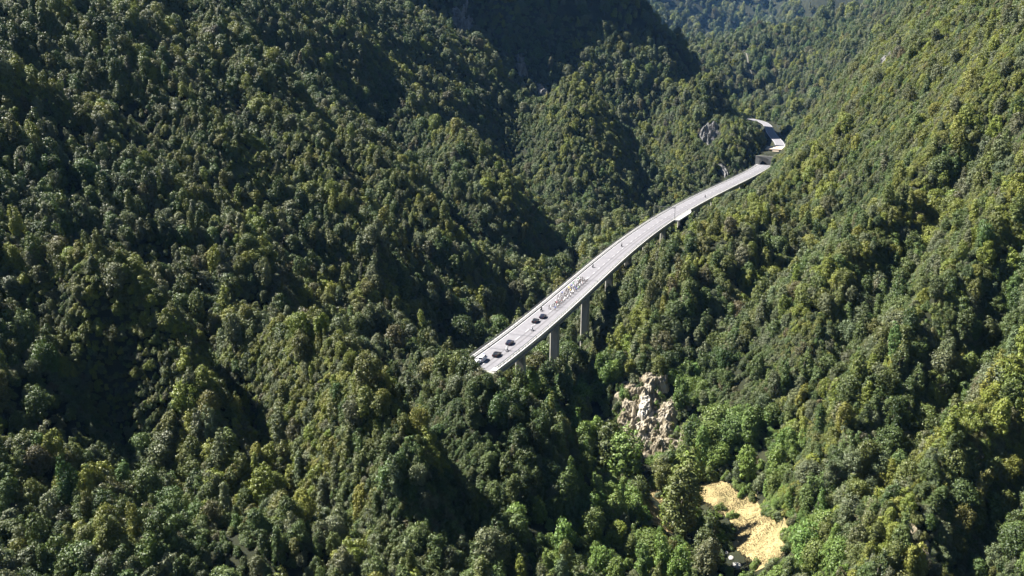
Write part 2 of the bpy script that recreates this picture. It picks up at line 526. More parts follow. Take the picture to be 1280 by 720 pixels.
# ------------------------------------------------------------------ places kept free of trees
MEADOW = np.array([surf(*q)[:2] for q in ((868, 607), (905, 604), (945, 622), (975, 640), (992, 665), (978, 700), (940, 716), (922, 690), (915, 655), (893, 640), (872, 628))])
MEADOW2 = np.array([surf(*q)[:2] for q in ((800, 618), (818, 606), (838, 628), (850, 660), (836, 670), (812, 652))])
MEADOW3 = np.array([surf(*q)[:2] for q in ((738, 572), (765, 572), (800, 592), (798, 604), (765, 598), (742, 588))])


def inside(x, y, poly):
    r = np.zeros(np.shape(x), bool)
    for i in range(len(poly)):
        (x0, y0), (x1, y1) = poly[i - 1], poly[i]
        cnd = ((y0 > y) != (y1 > y)) & (x < (x1 - x0) * (y - y0) / (y1 - y0 + 1e-12) + x0)
        r ^= cnd
    return r


CLIFFS = []   # (x, y, radius) of bare rock: no trees


def frame_at(x, y):
    e = 2.0
    nrm = np.stack([-(gz(x + e, y) - gz(x - e, y)) / (2 * e), -(gz(x, y + e) - gz(x, y - e)) / (2 * e), np.ones_like(x)], -1)
    return nrm / np.linalg.norm(nrm, axis=-1, keepdims=True)


def outcrop(px, py, ra, rb, h, mat, label, name='rock_outcrop', seed=0, crag=1.0, clear=1.0):
    """craggy bare rock standing out of the slope; ra across the slope, rb up it"""
    c0 = surf(px, py)
    nr = frame_at(np.array([c0[0]]), np.array([c0[1]]))[0]
    up = np.array([-nr[0], -nr[1]]); up /= np.hypot(*up) + 1e-9
    side = np.array([up[1], -up[0]])
    n_ = 110
    a, b = np.meshgrid(np.linspace(-1, 1, n_), np.linspace(-1, 1, n_))
    ho = max(0.35, nr[2])                    # plan length of the way up the slope
    X = c0[0] + side[0] * a * ra + up[0] * b * rb * ho; Y = c0[1] + side[1] * a * ra + up[1] * b * rb * ho
    Z = gz(X, Y)
    NN = frame_at(X, Y)
    k = seed % 5
    th = np.arctan2(b, a)
    edge = 0.74 + 0.6 * (vnoise(np.cos(th) * 3 + seed, np.sin(th) * 3, 1.0, k) - 0.4) + .25 * (vnoise(a * ra, b * rb, 2.2, k + 6) - .5)
    rad = np.hypot(a, b) / edge
    env = np.clip((1 - rad) / 0.45, -0.35, 1)
    ridg = 1 - np.abs(vnoise(a * ra, b * rb * 0.5, 2.6, k + 1) * 2 - 1)
    fine = vnoise(a * ra, b * rb, 1.1, k + 2)
    blk = np.floor(vnoise(a * ra, b * rb * .6, 3.4, k + 4) * 5) / 5
    e2_ = np.clip(env + .2, 0, 1)
    d = env * h * (0.4 + 0.6 * vnoise(a * ra, b * rb, 5.0, k + 3)) + ((ridg - 0.5) * 1.6 + (fine - .5) * 1.1 + (blk - .5) * 2.2 + (vnoise(a * ra, b * rb, .55, k + 5) - .5) * .7) * crag * e2_
    d = np.where(env < 0, env * 6, d)
    V = np.stack([X, Y, Z], -1) + NN * d[..., None]
    id_ = np.arange(n_ * n_).reshape(n_, n_)
    q = np.stack([id_[:-1, :-1], id_[:-1, 1:], id_[1:, 1:], id_[1:, :-1]], -1).reshape(-1, 4)
    o = grid_mesh(name, V.reshape(-1, 3), q, mat)
    o.data.polygons.foreach_set('use_smooth', np.zeros(len(q), bool))
    tag(o, label, 'rock')
    for t in np.linspace(-0.75, 0.75, 7):
        w_ = math.sqrt(max(0, 1 - t * t))
        for u in np.linspace(-w_, w_, 5):
            r_ = 0.24 * max(ra, rb * ho) * clear
            CLIFFS.append((c0[0] + side[0] * u * ra * .85 + up[0] * t * rb * ho * .85, c0[1] + side[1] * u * ra * .85 + up[1] * t * rb * ho * .85, r_))
    # nothing tall straight downhill of it
    for t in np.linspace(1.0, 1.35, 3):
        CLIFFS.append((c0[0] - up[0] * t * rb * ho, c0[1] - up[1] * t * rb * ho, 0.3 * ra * clear))
    return o


outcrop(812, 526, 18, 28, 3.6, M['rock'], 'tall craggy buff rock face at the foot of the right slope, below the bridge', seed=3, crag=1.5, clear=.55)
outcrop(806, 513, 3.6, 9, 7.0, M['white_rock'], 'whitest bare patch of rock, set into the tall buff rock face', name='rock_slab', seed=9, crag=.8)
outcrop(887, 166, 12, 19, 7, M['grey_rock'], 'grey rock crag jutting from the wood beyond the bridge, left of the tunnel', name='rock_crag', seed=5, crag=2)
outcrop(904, 213, 3.5, 14, 3, M['grey_rock'], 'slender pale rock slab standing just behind the far stretch of the bridge', name='rock_slab', seed=7)
outcrop(652, 84, 7, 22, 5, M['grey_rock'], 'pale grey streaked cliff in the shaded mountain behind the wooded knoll', name='cliff', seed=11, crag=2)
outcrop(578, 30, 16, 24, 6, M['grey_rock'], 'dark cliff high on the shaded mountain, above the left crest', name='cliff', seed=14, crag=2)
outcrop(680, 118, 9, 16, 5, M['grey_rock'], 'dark cliff directly behind the top of the wooded knoll', name='cliff', seed=17, crag=2)
outcrop(1112, 74, 6, 9, 4, M['grey_rock'], 'small grey rock outcrop near the crest of the right slope', name='rock_outcrop', seed=21, crag=1.2)
outcrop(1156, 690, 2.4, 8, 1.2, M['rock'], 'little pale scar of bare rock at the bottom right among bushes', name='rock_scar', seed=25, crag=.7)


def boulder(name, px, py, r, mat, label, seed):
    p = surf(px, py)
    bm = bmesh.new(); bmesh.ops.create_icosphere(bm, subdivisions=3, radius=1)
    g_ = random.Random(seed); ax = [Vector((g_.gauss(0, 1), g_.gauss(0, 1), g_.gauss(0, 1))).normalized() for _ in range(9)]
    for v in bm.verts:
        d = min(1.0, min((0.72 + 0.05 * i) / max(1e-3, v.co.normalized().dot(a)) if v.co.normalized().dot(a) > .3 else 9 for i, a in enumerate(ax)))
        v.co *= d; v.co.x *= r * 1.3; v.co.y *= r; v.co.z *= r * 0.75
    me = bpy.data.meshes.new(name); bm.to_mesh(me); bm.free(); me.materials.append(mat)
    o = bpy.data.objects.new(name, me); COL.objects.link(o)
    o.location = (p[0], p[1], p[2] + r * 0.2); o.rotation_euler = (0, 0, g_.uniform(0, 6))
    tag(o, label, 'boulder', 'boulders by the river')
    CLIFFS.append((p[0], p[1], 4.5)); CLIFFS.append((p[0], p[1] - 5, 4.0))
    return o


boulder('boulder', 921, 708, 1.1, M['stone'], 'biggest white boulder at the lower edge of the straw meadow', 1)
boulder('boulder', 914, 700, .8, M['stone'], 'middling white boulder just up the bank from the biggest one', 2)
boulder('boulder', 908, 694, .6, M['stone'], 'smallest white boulder in the shade beside the straw meadow', 3)


def smooth_line(line, step):
    line = np.asarray(line, float)
    L = np.r_[0, np.cumsum(np.hypot(*np.diff(line, axis=0).T))]
    s_ = np.linspace(0, L[-1], max(4, int(L[-1] / step)))
    x = np.interp(s_, L, line[:, 0]); y = np.interp(s_, L, line[:, 1])
    for _ in range(60):
        x[1:-1] = (x[:-2] + 2 * x[1:-1] + x[2:]) / 4; y[1:-1] = (y[:-2] + 2 * y[1:-1] + y[2:]) / 4
    tx, ty = np.gradient(x), np.gradient(y); l_ = np.hypot(tx, ty)
    return x, y, tx / l_, ty / l_


def ribbon(name, line, half, mat, off, z=None, step=4.0, parent=None, z_add=0.0):
    """a strip laid along a line, on the ground or at height z"""
    line = np.asarray(line, float)
    x, y, tx, ty = smooth_line(line, step)
    V, Fc = [], []
    for i in range(len(x)):
        for o_ in (off - half, off, off + half):
            X_, Y_ = x[i] + ty[i] * o_, y[i] - tx[i] * o_
            V.append((X_, Y_, (float(gz(X_, Y_)) + z_add) if z is None else z))
    for i in range(len(x) - 1):
        for j in range(2): Fc.append((i * 3 + j, i * 3 + j + 1, i * 3 + j + 4, i * 3 + j + 3))
    return mesh_obj(name, V, Fc, mat, parent, True)


riv = ribbon('river', RIVER, 1.5, M['water'], 0, None, 3.0, z_add=0.7)
tag(riv, 'shaded stream on the valley floor', 'river', kind='structure')
TRK1 = np.array([surf(*q, t0=1150)[:2] for q in ((930, 62), (934, 76), (938, 90), (941, 102))])
TRK1 = TRK1[np.argsort(TRK1[:, 1])]
for T_, w_ in ((TRK1, 1.3),):
    tag(ribbon('hillside_path', T_, w_, M['track_earth'], 0, None, 5, z_add=0.6), 'pale straight track up the far hillside above the tunnel road', 'path', kind='structure')


# ------------------------------------------------------------------ the kinds of tree
def crown_data(name, seed, rx, h0, h1, n_clump, per, shape, leaf, flat=0.0):
    """leaf-sized faces in clumps spread over an uneven crown"""
    g_ = np.random.default_rng(seed)
    V, Fq, tone = [], [], []
    hc, hh = (h0 + h1) / 2, (h1 - h0) / 2
    lean = g_.normal(0, 0.08, 2)
    lob = g_.random(5) * 6.28
    nl = int(g_.integers(4, 8)); lead = []
    for q in range(nl):
        la = q * 6.283 / nl + g_.normal(0, .4); ld = rx * (0.0 if q == 0 else g_.uniform(.35, .62))
        lead.append((ld * math.cos(la), ld * math.sin(la), h1 if q == 0 else h0 + (h1 - h0) * g_.uniform(.5, .93), rx * g_.uniform(.36, .55)))
    for k in range(n_clump):
        a = k * 2.39996 + g_.normal(0, 0.25)
        ox = oy = 0.0; hc, hh, rxx = (h0 + h1) / 2, (h1 - h0) / 2, rx
        if shape == 'multi':
            lx, ly, lt, lr = lead[k % len(lead)]
            ox, oy, rxx = lx, ly, lr; hc, hh = (h0 + lt) / 2, (lt - h0) / 2
        fz = (k + 0.5) / n_clump                       # 0 top .. 1 bottom
        zc = 1 - 1.72 * fz
        if shape == 'cone':
            prof = 0.12 + 0.88 * fz ** 0.85
            zc = 1 - 1.9 * fz
        elif shape == 'dome':
            prof = math.sqrt(max(0.02, 1 - max(zc, -0.3) ** 2)) * (1 if zc > -0.3 else 0.93)
        elif shape == 'multi':
            fz = ((k // len(lead)) + .5) / (n_clump / len(lead)); zc = 1 - 1.8 * fz
            prof = max(0.12, 1 - abs(zc) ** 2.2) ** 0.6
        elif shape == 'tall':
            prof = max(0.15, 1 - abs(zc) ** 2.6) ** 0.6
        else:
            prof = math.sqrt(max(0.03, 1 - zc * zc))
        wob = 1 + 0.20 * math.sin(2 * a + lob[0]) + 0.16 * math.sin(3 * a + lob[1] + 2 * zc) + g_.normal(0, 0.10)
        rr = rxx * prof * wob * (0.62 + 0.38 * g_.random() ** 0.5)
        cz = hc + hh * zc * (1 + g_.normal(0, 0.07)) + g_.normal(0, 0.15)
        cx, cy = ox + rr * math.cos(a) * 0.8 + lean[0] * (cz - h0), oy + rr * math.sin(a) * 0.8 + lean[1] * (cz - h0)
        cr = (0.19 + 0.17 * g_.random()) * rx * (0.9 if shape == 'cone' else 1)
        m = int(per * (0.7 + 0.6 * g_.random()))
        d = g_.normal(size=(m, 3)); d /= np.linalg.norm(d, axis=1)[:, None]
        # more leaves on the outer and upper side
        out = np.array([math.cos(a) * 0.6, math.sin(a) * 0.6, 0.45 + 0.4 * max(zc, 0)])
        flip = (d @ out) < g_.normal(-0.15, 0.3, m)
        d[flip] = -d[flip]
        rad = cr * (0.55 + 0.75 * g_.random(m) ** 0.8) * (1 + 0.18 * np.sin(5 * d[:, 0] + 7 * d[:, 1] + k))
        pos = np.c_[cx, cy, cz] + d * rad[:, None] * [1, 1, 0.92]
        nrm = d + g_.normal(0, 0.30, (m, 3)) + [0, 0, 0.2]; nrm /= np.linalg.norm(nrm, axis=1)[:, None]
        t1 = np.cross(nrm, g_.normal(size=(m, 3))); t1 /= np.linalg.norm(t1, axis=1)[:, None]
        t2 = np.cross(nrm, t1)
        sz = leaf * (0.6 + 0.8 * g_.random(m))[:, None]
        ctone = 0.82 + 0.36 * g_.random()
        b = len(V) * 4
        q = np.stack([pos - t1 * sz * 0.5, pos - t2 * sz * 0.36 + nrm * sz * 0.06, pos + t1 * sz * 0.55, pos + t2 * sz * 0.36 + nrm * sz * 0.06], 1)
        V.append(q.reshape(-1, 3)); tone.append(ctone * (0.86 + 0.28 * g_.random(m)))
    V = np.concatenate(V); tone = np.concatenate(tone)
    V[:, 2] = np.maximum(V[:, 2], 0.05)
    q = np.arange(len(V)).reshape(-1, 4)
    me = bpy.data.meshes.new(name)
    me.vertices.add(len(V)); me.vertices.foreach_set('co', V.astype(np.float32).ravel())
    me.loops.add(q.size); me.loops.foreach_set('vertex_index', q.astype(np.int32).ravel())
    me.polygons.add(len(q)); me.polygons.foreach_set('loop_start', np.arange(0, q.size, 4, dtype=np.int32))
    me.update(calc_edges=True)
    at_ = me.attributes.new('leaf_tone', 'FLOAT_COLOR', 'POINT')
    t4 = np.repeat(tone, 4)
    warm = np.repeat(g_.random(len(q)), 4)
    at_.data.foreach_set('color', np.c_[t4 * (0.94 + 0.14 * warm), t4, t4 * (1.06 - 0.14 * warm), np.ones_like(t4)].astype(np.float32).ravel())
    me.materials.append(M['leaf'])
    return me


def trunk_data(name, seed, h, r, spread):
    r_ = random.Random(seed)
    mb = MB()
    p = Vector((0, 0, -1.5)); segs = 5; cur = p
    rad = r * 1.25
    tops = []
    for k in range(segs):
        nx_ = Vector((r_.uniform(-.12, .12) * h / 5, r_.uniform(-.12, .12) * h / 5, cur.z + (h + 1.5) / segs))
        nx_.x += cur.x; nx_.y += cur.y
        mb.tube(cur, nx_, rad, rad * 0.78, 7)
        rad *= 0.78; cur = nx_
        if k >= 1: tops.append((cur.copy(), rad))
    for q, rr in tops:
        for j in range(2):
            a = r_.uniform(0, 6.28)
            e = q + Vector((math.cos(a) * spread, math.sin(a) * spread, r_.uniform(.3, .9) * spread))
            mid = (q + e) / 2 + Vector((0, 0, -0.1 * spread))
            mb.tube(q, mid, rr * 0.6, rr * 0.42, 5); mb.tube(mid, e, rr * 0.42, rr * 0.15, 5)
    me = bpy.data.meshes.new(name)
    me.from_pydata([tuple(v) for v in mb.v], [], mb.f)
    me.materials.append(M['bark']); me.update()
    return me


# name, form for the label, (crown radius, crown foot, top), mean width
KINDS = [
    ('broadleaf_tree', 'round-crowned', 2.5, 0.8, 7.4, 90, 62, 'multi', 0.32),
    ('broadleaf_tree', 'lumpy-crowned', 2.8, 0.7, 7.0, 84, 70, 'multi', 0.33),
    ('broadleaf_tree', 'many-topped', 2.6, 0.8, 8.2, 96, 58, 'multi', 0.32),
    ('broadleaf_tree', 'broad domed', 3.2, 0.9, 7.2, 100, 62, 'dome', 0.34),
    ('broadleaf_tree', 'tall oval', 2.0, 0.7, 9.2, 84, 58, 'tall', 0.31),
    ('broadleaf_tree', 'tall ragged', 2.3, 0.6, 9.8, 80, 66, 'multi', 0.32),
    ('broadleaf_tree', 'pointed', 2.1, 0.5, 9.2, 84, 56, 'cone', 0.30),
    ('broadleaf_tree', 'bushy low', 2.6, 0.15, 4.4, 70, 66, 'multi', 0.31),
    ('broadleaf_tree', 'clumpy', 2.6, 0.7, 7.9, 60, 90, 'multi', 0.33),
    ('broadleaf_tree', 'dense round', 2.5, 0.7, 7.2, 90, 60, 'round', 0.31),
]
CROWNS = [crown_data('crown', 100 + i, k[2], k[3], k[4], k[5], k[6], k[7], k[8]) for i, k in enumerate(KINDS)]
TRUNKS = [trunk_data('trunk', 200 + i, k[4] * 0.72, 0.16 + 0.012 * k[4], k[2] * 0.5) for i, k in enumerate(KINDS)]

TINTS = [  # name, base colour
    ('dark green', (0.030, 0.046, 0.016)), ('mid green', (0.048, 0.068, 0.024)), ('olive green', (0.066, 0.078, 0.026)),
    ('grey green', (0.068, 0.080, 0.046)), ('yellow-green', (0.098, 0.112, 0.026)), ('brownish green', (0.064, 0.062, 0.034)), ('bright green', (0.070, 0.105, 0.028)),
]
TN = np.array([t[1] for t in TINTS]) * [1.50, 1.49, 1.26]

# ------------------------------------------------------------------ where trees stand
def scatter(y0, y1, step, scale):
    xs_max = 0.70 * y1 + 120
    gx = np.arange(-xs_max, xs_max, step); gy = np.arange(y0, y1, step * 0.87)
    X, Y = np.meshgrid(gx, gy)
    X = X + (np.arange(len(gy)) % 2)[:, None] * step / 2
    X = X.ravel() + rng.uniform(-.38, .38, X.size) * step; Y = Y.ravel() + rng.uniform(-.38, .38, Y.size) * step
    return X, Y, np.full(X.size, scale), np.full(X.size, step)


bands = [scatter(95, 330, 3.35, 0.86), scatter(330, 560, 3.9, 0.94), scatter(560, 900, 5.0, 1.0), scatter(900, 1250, 7.2, 1.4), scatter(1250, 2000, 11.0, 1.9), scatter(2000, 3000, 20.0, 3.0), scatter(3000, 4700, 28.0, 4.0)]
TX, TY, TS, TD = (np.concatenate([b[i] for b in bands]) for i in range(4))
TZ = gz(TX, TY)
PX, PY, DEP = project(TX, TY, TZ + 4)
ok = (DEP > 60) & (PX > -230) & (PX < 1400) & (PY > -130) & (PY < 900)
dd, _f = seg_dist(TX, TY, AXIS)
top = TZ + 8.5 * TS
ok &= ~((dd < 10.5) & (top > -2.0) & (TY > 281) & (TY < 821))
ok &= ~((dd < 9) & (TY >= 815))
d2, _f = seg_dist(TX, TY, ROAD2)
ok &= d2 > np.where(TY > 900, 18, 13)
dr_, _f = seg_dist(TX, TY, RIVER)
ok &= dr_ > 2.4
for T_, w_ in ((TRK1, 7),):
    d_, _f = seg_dist(TX, TY, T_); ok &= d_ > w_
floor_ = (TZ < -25) & (TY < 700)
ok &= ~floor_ | (rng.random(TX.size) < 0.5)
for poly, sh in ((MEADOW, (0, 5, 10)), (MEADOW2, (0, 6)), (MEADOW3, (0, 5, 9))):
    for d_ in sh: ok &= ~inside(TX, TY + d_, poly)
rocky = np.zeros(TX.size, bool)
for x_, y_, r_ in CLIFFS: rocky |= np.hypot(TX - x_, TY - y_) < r_
ok &= ~rocky | (rng.random(TX.size) < 0.5)
# thinner in places: gaps where the wood opens
gap = vnoise(TX, TY, 17, 4) * 0.65 + vnoise(TX, TY, 8, 5) * 0.35
ok &= (gap > np.where(TY < 560, 0.40, 0.345)) | (rng.random(TX.size) < 0.12)
# what one sees down the valley stays open: the deck, its piers, the tunnel, the road beyond, the meadow, the rocks
SEE = []
for y in np.arange(281, 815, 2.5):
    t_ = deck_dir(y)
    for o_ in (-7, 0, 7):
        if y > 289 or (o_ == 0 and y > 285.5) or o_ == 7: SEE.append((deck_x(y) + t_[1] * o_, y - t_[0] * o_, 0.3))
for y, z1 in ((316.5, -13), (354.5, -23), (399.5, -23), (442, -15)):
    for z in np.arange(z1, 0, 1.2):
        for o_ in (-1.5, 1.5): SEE.append((deck_x(y) + o_, y, z))
for q in ((233, 820, 0), (234, 820, 3), (231, 820, 6), (229, 821, 7.5), (238, 819, 7.5), (252, 868, 9.3), (258, 880, 9.3), (264, 890, 9.3), (268, 880, 9.3), (262, 868, 9.3), (256, 866, 8)): SEE.append(q)
for i in range(2, len(ROAD2) - 1):
    for f_ in np.linspace(0, 1, 9):
        q = ROAD2[i] * (1 - f_) + ROAD2[i + 1] * f_
        for o_ in (-5, 0, 5): SEE.append((q[0] + o_, q[1], 0.3))
for q in MEADOW: SEE.append((q[0], q[1], float(gz(q[0], q[1])) + .5))
for a_ in np.linspace(.1, .9, 6):
    for q in MEADOW: q2 = MEADOW.mean(0) * a_ + q * (1 - a_); SEE.append((q2[0], q2[1], float(gz(q2[0], q2[1])) + .5))
for px_, py_, w_, h_ in ((808, 524, 32, 48), (887, 166, 12, 15), (904, 213, 4, 11), (652, 84, 6, 14), (825, 645, 7, 16), (765, 586, 18, 6), (918, 704, 8, 6), (578, 30, 12, 14)):
    for a_ in np.linspace(-1, 1, 7):
        for b_ in np.linspace(-1, 1, 7):
            if a_ * a_ + b_ * b_ < 1.05: SEE.append(tuple(surf(px_ + a_ * w_, py_ + b_ * h_) + [0, 0, 1.0]))
SEE = np.array(SEE)
sx_, sy_, sd_ = project(SEE[:, 0], SEE[:, 1], SEE[:, 2])
tpx, tpy, tdp = project(TX, TY, TZ + 7.6 * TS)
bpx, bpy_, _q = project(TX, TY, TZ + 1)
for i in range(len(SEE)):
    rr_ = 2.8 * TS * F_PX / tdp
    ok &= ~((tdp < sd_[i] - 1.5) & (np.abs(tpx - sx_[i]) < rr_) & (tpy < sy_[i] - 0.5) & (bpy_ > sy_[i]))

# hidden behind a hill?
hid = np.zeros(TX.size, bool)
ii = np.where(ok)[0]
tt = np.linspace(0.12, 0.97, 90)
for s0 in range(0, len(ii), 20000):
    b = ii[s0:s0 + 20000]
    xx = TX[b][:, None] * tt; yy = TY[b][:, None] * tt
    zz = CAM_H + (TZ[b] + 9 * TS[b] - CAM_H)[:, None] * tt
    hid[b] = (gz(xx, yy) - zz).max(1) > 5 + 0.012 * DEP[b]
ok &= ~hid
# low bushes wherever the ground would lie bare
def steep(b, lim):
    n_ = frame_at(b[0], b[1])[:, 2]
    m_ = n_ < lim
    return tuple(q[m_] for q in b)


ub = [steep(scatter(100, 420, 1.35, .6), .70), steep(scatter(420, 900, 2.2, .85), .66), scatter(100, 420, 2.3, .62), scatter(420, 620, 3.0, .8), scatter(620, 1100, 4.4, 1.15)]
UX, UY, US, _b = (np.concatenate([b[i] for b in ub]) for i in range(4))
UZ = gz(UX, UY)
upx, upy, ude = project(UX, UY, UZ)
oku = (ude > 60) & (upx > -150) & (upx < 1350) & (upy > -80) & (upy < 860)
for poly in (MEADOW, MEADOW2, MEADOW3): oku &= ~inside(UX, UY, poly) | ((seg_dist(UX, UY, np.r_[poly, poly[:1]])[0] < 1.9) & (rng.random(UX.size) < 0.5))
dd, _f = seg_dist(UX, UY, AXIS); oku &= ~((dd < 9.5) & (UZ > -5.5) & (UY > 281))
dr_, _f = seg_dist(UX, UY, RIVER); oku &= dr_ > 1.8
ru = np.zeros(UX.size, bool)
for x_, y_, r_ in CLIFFS: ru |= np.hypot(UX - x_, UY - y_) < r_ * .8
oku &= ~ru | (rng.random(UX.size) < 0.4)
oku &= (rng.random(UX.size) < np.where(UY < 420, 0.5, 0.93)) | (frame_at(UX, UY)[:, 2] < .72)
d2, _f = seg_dist(UX, UY, ROAD2); oku &= d2 > 10
UX, UY, UZ, US, ude, upx, upy, ru = (a[oku] for a in (UX, UY, UZ, US, ude, upx, upy, ru))

TX, TY, TZ, TS, TD, PX, PY, DEP, rocky = (a[ok] for a in (TX, TY, TZ, TS, TD, PX, PY, DEP, rocky))
# single trees one can tell apart: at the bridge's end, by the meadow, under the rock
def plant(px, py, t, k, sc_=None):
    q = at(px, py, t); zb = float(gz(q[0], q[1])); h_ = q[2] - zb
    return (q[0], q[1], zb, float(np.clip(h_ / KINDS[k][4], .55, 3.2)), k)


SET = [plant(*q) for q in ((579, 444, 281, 0), (590, 455, 277, 1), (603, 462, 275, 2), (614, 469, 272, 8), (570, 440, 284, 5), (628, 478, 270, 1), (596, 470, 268, 0), (640, 486, 268, 9),
                           (860, 566, 268, 5), (853, 588, 264, 4), (893, 645, 250, 5), (770, 528, 308, 1), (782, 540, 300, 2), (742, 480, 345, 2), (725, 495, 335, 1), (752, 478, 350, 5))]
SET = np.array(SET)
spx, spy, sde = project(SET[:, 0], SET[:, 1], SET[:, 2] + 4)
TX, TY, TZ, TS, TD = np.r_[TX, SET[:, 0]], np.r_[TY, SET[:, 1]], np.r_[TZ, SET[:, 2]], np.r_[TS, SET[:, 3]], np.r_[TD, np.full(len(SET), 5.)]
PX, PY, DEP, rocky = np.r_[PX, spx], np.r_[PY, spy], np.r_[DEP, sde], np.r_[rocky, np.zeros(len(SET), bool)]
nset = len(SET)
N0 = TX.size
low = np.r_[np.zeros(N0, bool), np.ones(UX.size, bool)]
TX, TY, TZ, TS, TD = np.r_[TX, UX], np.r_[TY, UY], np.r_[TZ, UZ], np.r_[TS, US], np.r_[TD, np.full(UX.size, 2.7)]
PX, PY, DEP, rocky = np.r_[PX, upx], np.r_[PY, upy], np.r_[DEP, ude], np.r_[rocky, np.zeros(UX.size, bool)]
N = TX.size
patch = vnoise(TX, TY, 46, 6); patch2 = vnoise(TX, TY, 19, 7); patch3 = vnoise(TX, TY, 30, 8)
kind = rng.choice(len(KINDS), N, p=[.14, .13, .12, .08, .11, .09, .06, .09, .10, .08])
rnd_ = rng.choice([0, 1, 2, 3, 8, 9], N)
kind = np.where((TY > 480) & np.isin(kind, (4, 5, 6)) & (rng.random(N) < 0.75), rnd_, kind)
kind = np.where((patch3 < 0.28) & (rng.random(N) < 0.6), 7, kind)
hue = rng.random(N) * 0.5 + patch * 0.38 + patch2 * 0.38 - 0.04 + 0.07 * (TX > 40)
TI = np.select([hue < 0.36, hue < 0.58, hue < 0.74, hue < 0.86], [0, 1, 3, 2], 4)
TI = np.where(rng.random(N) < 0.022, 5, TI)
TI = np.where((TY < 330) & (TX > -5) & (TX < 95) & (TZ < -22) & (rng.random(N) < 0.6), 6, TI)
# sunny ribs carry a yellower scrub
for line, h_, wd in BUMPS:
    if h_ > 0:
        d_, f_ = seg_dist(TX, TY, line)
        m_ = (d_ < wd * 0.55) & (rng.random(N) < 0.6)
        TI = np.where(m_, np.where(rng.random(N) < 0.55, 4, 2), TI)
        kind = np.where(m_ & (rng.random(N) < 0.45), 7, kind)
TSC = TS * np.clip(rng.lognormal(-0.03, 0.26, N), 0.5, 1.8) * (0.56 + 0.86 * vnoise(TX, TY, 13, 9)) * np.where((TX > 45) & (TY < 420), 1.16, 1.0)
TSC = np.where((TZ < -25) & (TY < 700), TSC * 1.3, TSC)
TSC = np.where(rocky, TSC * 0.42, TSC)
TSC = np.where(low, np.minimum(TSC, TS * 1.15), TSC)
kind = np.where(rocky | low, 7, kind)
TSC[N0 - nset:N0] = SET[:, 3]; kind[N0 - nset:N0] = SET[:, 4].astype(int); TI[N0 - nset + 8:N0 - nset + 11] = [6, 2, 1]
TROT = rng.uniform(0, 6.283, N)
TST = np.clip(rng.normal(1, 0.14, N), 0.7, 1.35); TST[N0 - nset:N0] = 1.0
TC = TN[TI] * (1 + rng.normal(0, 0.12, N))[:, None] * (1 + rng.normal(0, 0.05, (N, 3)))
TC = np.clip(TC, 0.01, 0.2)
TSC = np.where(np.arange(N) < N0 - nset, np.minimum(TSC, 1.42 * TS * np.where((TZ < -25) & (TY < 700), 1.25, 1)), TSC)
# nothing grows up through the deck
dd, _f = seg_dist(TX, TY, AXIS)
room = (-1.2 - TZ) / (np.array([k[4] for k in KINDS])[kind] * TST * 1.06)
lim_ = (dd < 8.5 + 3.4 * TSC) & (TY > 284) & (TY < 818)
TSC = np.where(lim_, np.minimum(TSC, np.maximum(room, 0.05)), TSC)
KH = np.array([k[4] for k in KINDS])[kind] * TSC * TST; KR = np.array([k[2] for k in KINDS])[kind] * TSC * 1.1
tpx, tpy, tdp = project(TX, TY, TZ + KH)
bpx, bpy_, _q = project(TX, TY, TZ)
rr_ = KR * F_PX / tdp
kill = TSC < 0.2
for i in range(len(SEE)):
    kill |= (tdp < sd_[i] - 1.5) & (np.abs(tpx - sx_[i]) < rr_) & (tpy < sy_[i] - 1.0) & (bpy_ > sy_[i])
kill[N0 - nset:N0] = False
(TX, TY, TZ, TSC, TST, TROT, kind, TI, PX, PY, DEP, rocky, low) = (a[~kill] for a in (TX, TY, TZ, TSC, TST, TROT, kind, TI, PX, PY, DEP, rocky, low))
TC = TC[~kill]; N = TX.size
print('trees', N, 'ground', GZ.min(), GZ.max())

# which trees show largest
BW, BH = 640, 360
buf = np.full((BH, BW), -1, int)
near = np.where(~low & (DEP < 420) & (PX > -20) & (PX < 1300) & (PY > -20) & (PY < 760))[0]
near = near[np.argsort(-DEP[near])]
hx_, hy_, hd_ = project(TX, TY, TZ + np.array([k[4] for k in KINDS])[kind] * TSC * TST * 0.6)
yy_, xx_ = np.mgrid[0:BH, 0:BW]
for i in near:
    k = KINDS[kind[i]]
    r_ = F_PX / 2 / hd_[i] * k[2] * TSC[i]; rv = F_PX / 2 / hd_[i] * (k[4] - k[3]) * 0.5 * TSC[i] * TST[i] * 0.95
    cx_, cy_ = hx_[i] / 2, hy_[i] / 2
    x0_, x1_, y0_, y1_ = int(max(cx_ - r_, 0)), int(min(cx_ + r_ + 1, BW)), int(max(cy_ - rv, 0)), int(min(cy_ + rv + 1, BH))
    if x1_ <= x0_ or y1_ <= y0_: continue
    m_ = ((xx_[y0_:y1_, x0_:x1_] - cx_) / r_) ** 2 + ((yy_[y0_:y1_, x0_:x1_] - cy_) / rv) ** 2 < 1
    buf[y0_:y1_, x0_:x1_][m_] = i
cnt = np.bincount(buf[buf >= 0], minlength=N)
BIG = np.argsort(-cnt)[:296]

# ------------------------------------------------------------------ the 296 trees that show largest: a thing each
def place_words(i):
    px, py, x, y, z = PX[i], PY[i], TX[i], TY[i], TZ[i]
    if inside(np.array(x), np.array(y), MEADOW + 0) : return 'in the straw meadow'
    if np.hypot(*(MEADOW.mean(0) - [x, y])) < 42: return 'beside the straw meadow'
    if x > 35 and z > -32: return 'on the right-hand slope'
    if z < -26: return 'on the valley floor'
    if py > 520 and px > 400: return 'on the lower left spur'
    return 'on the left-hand slope'


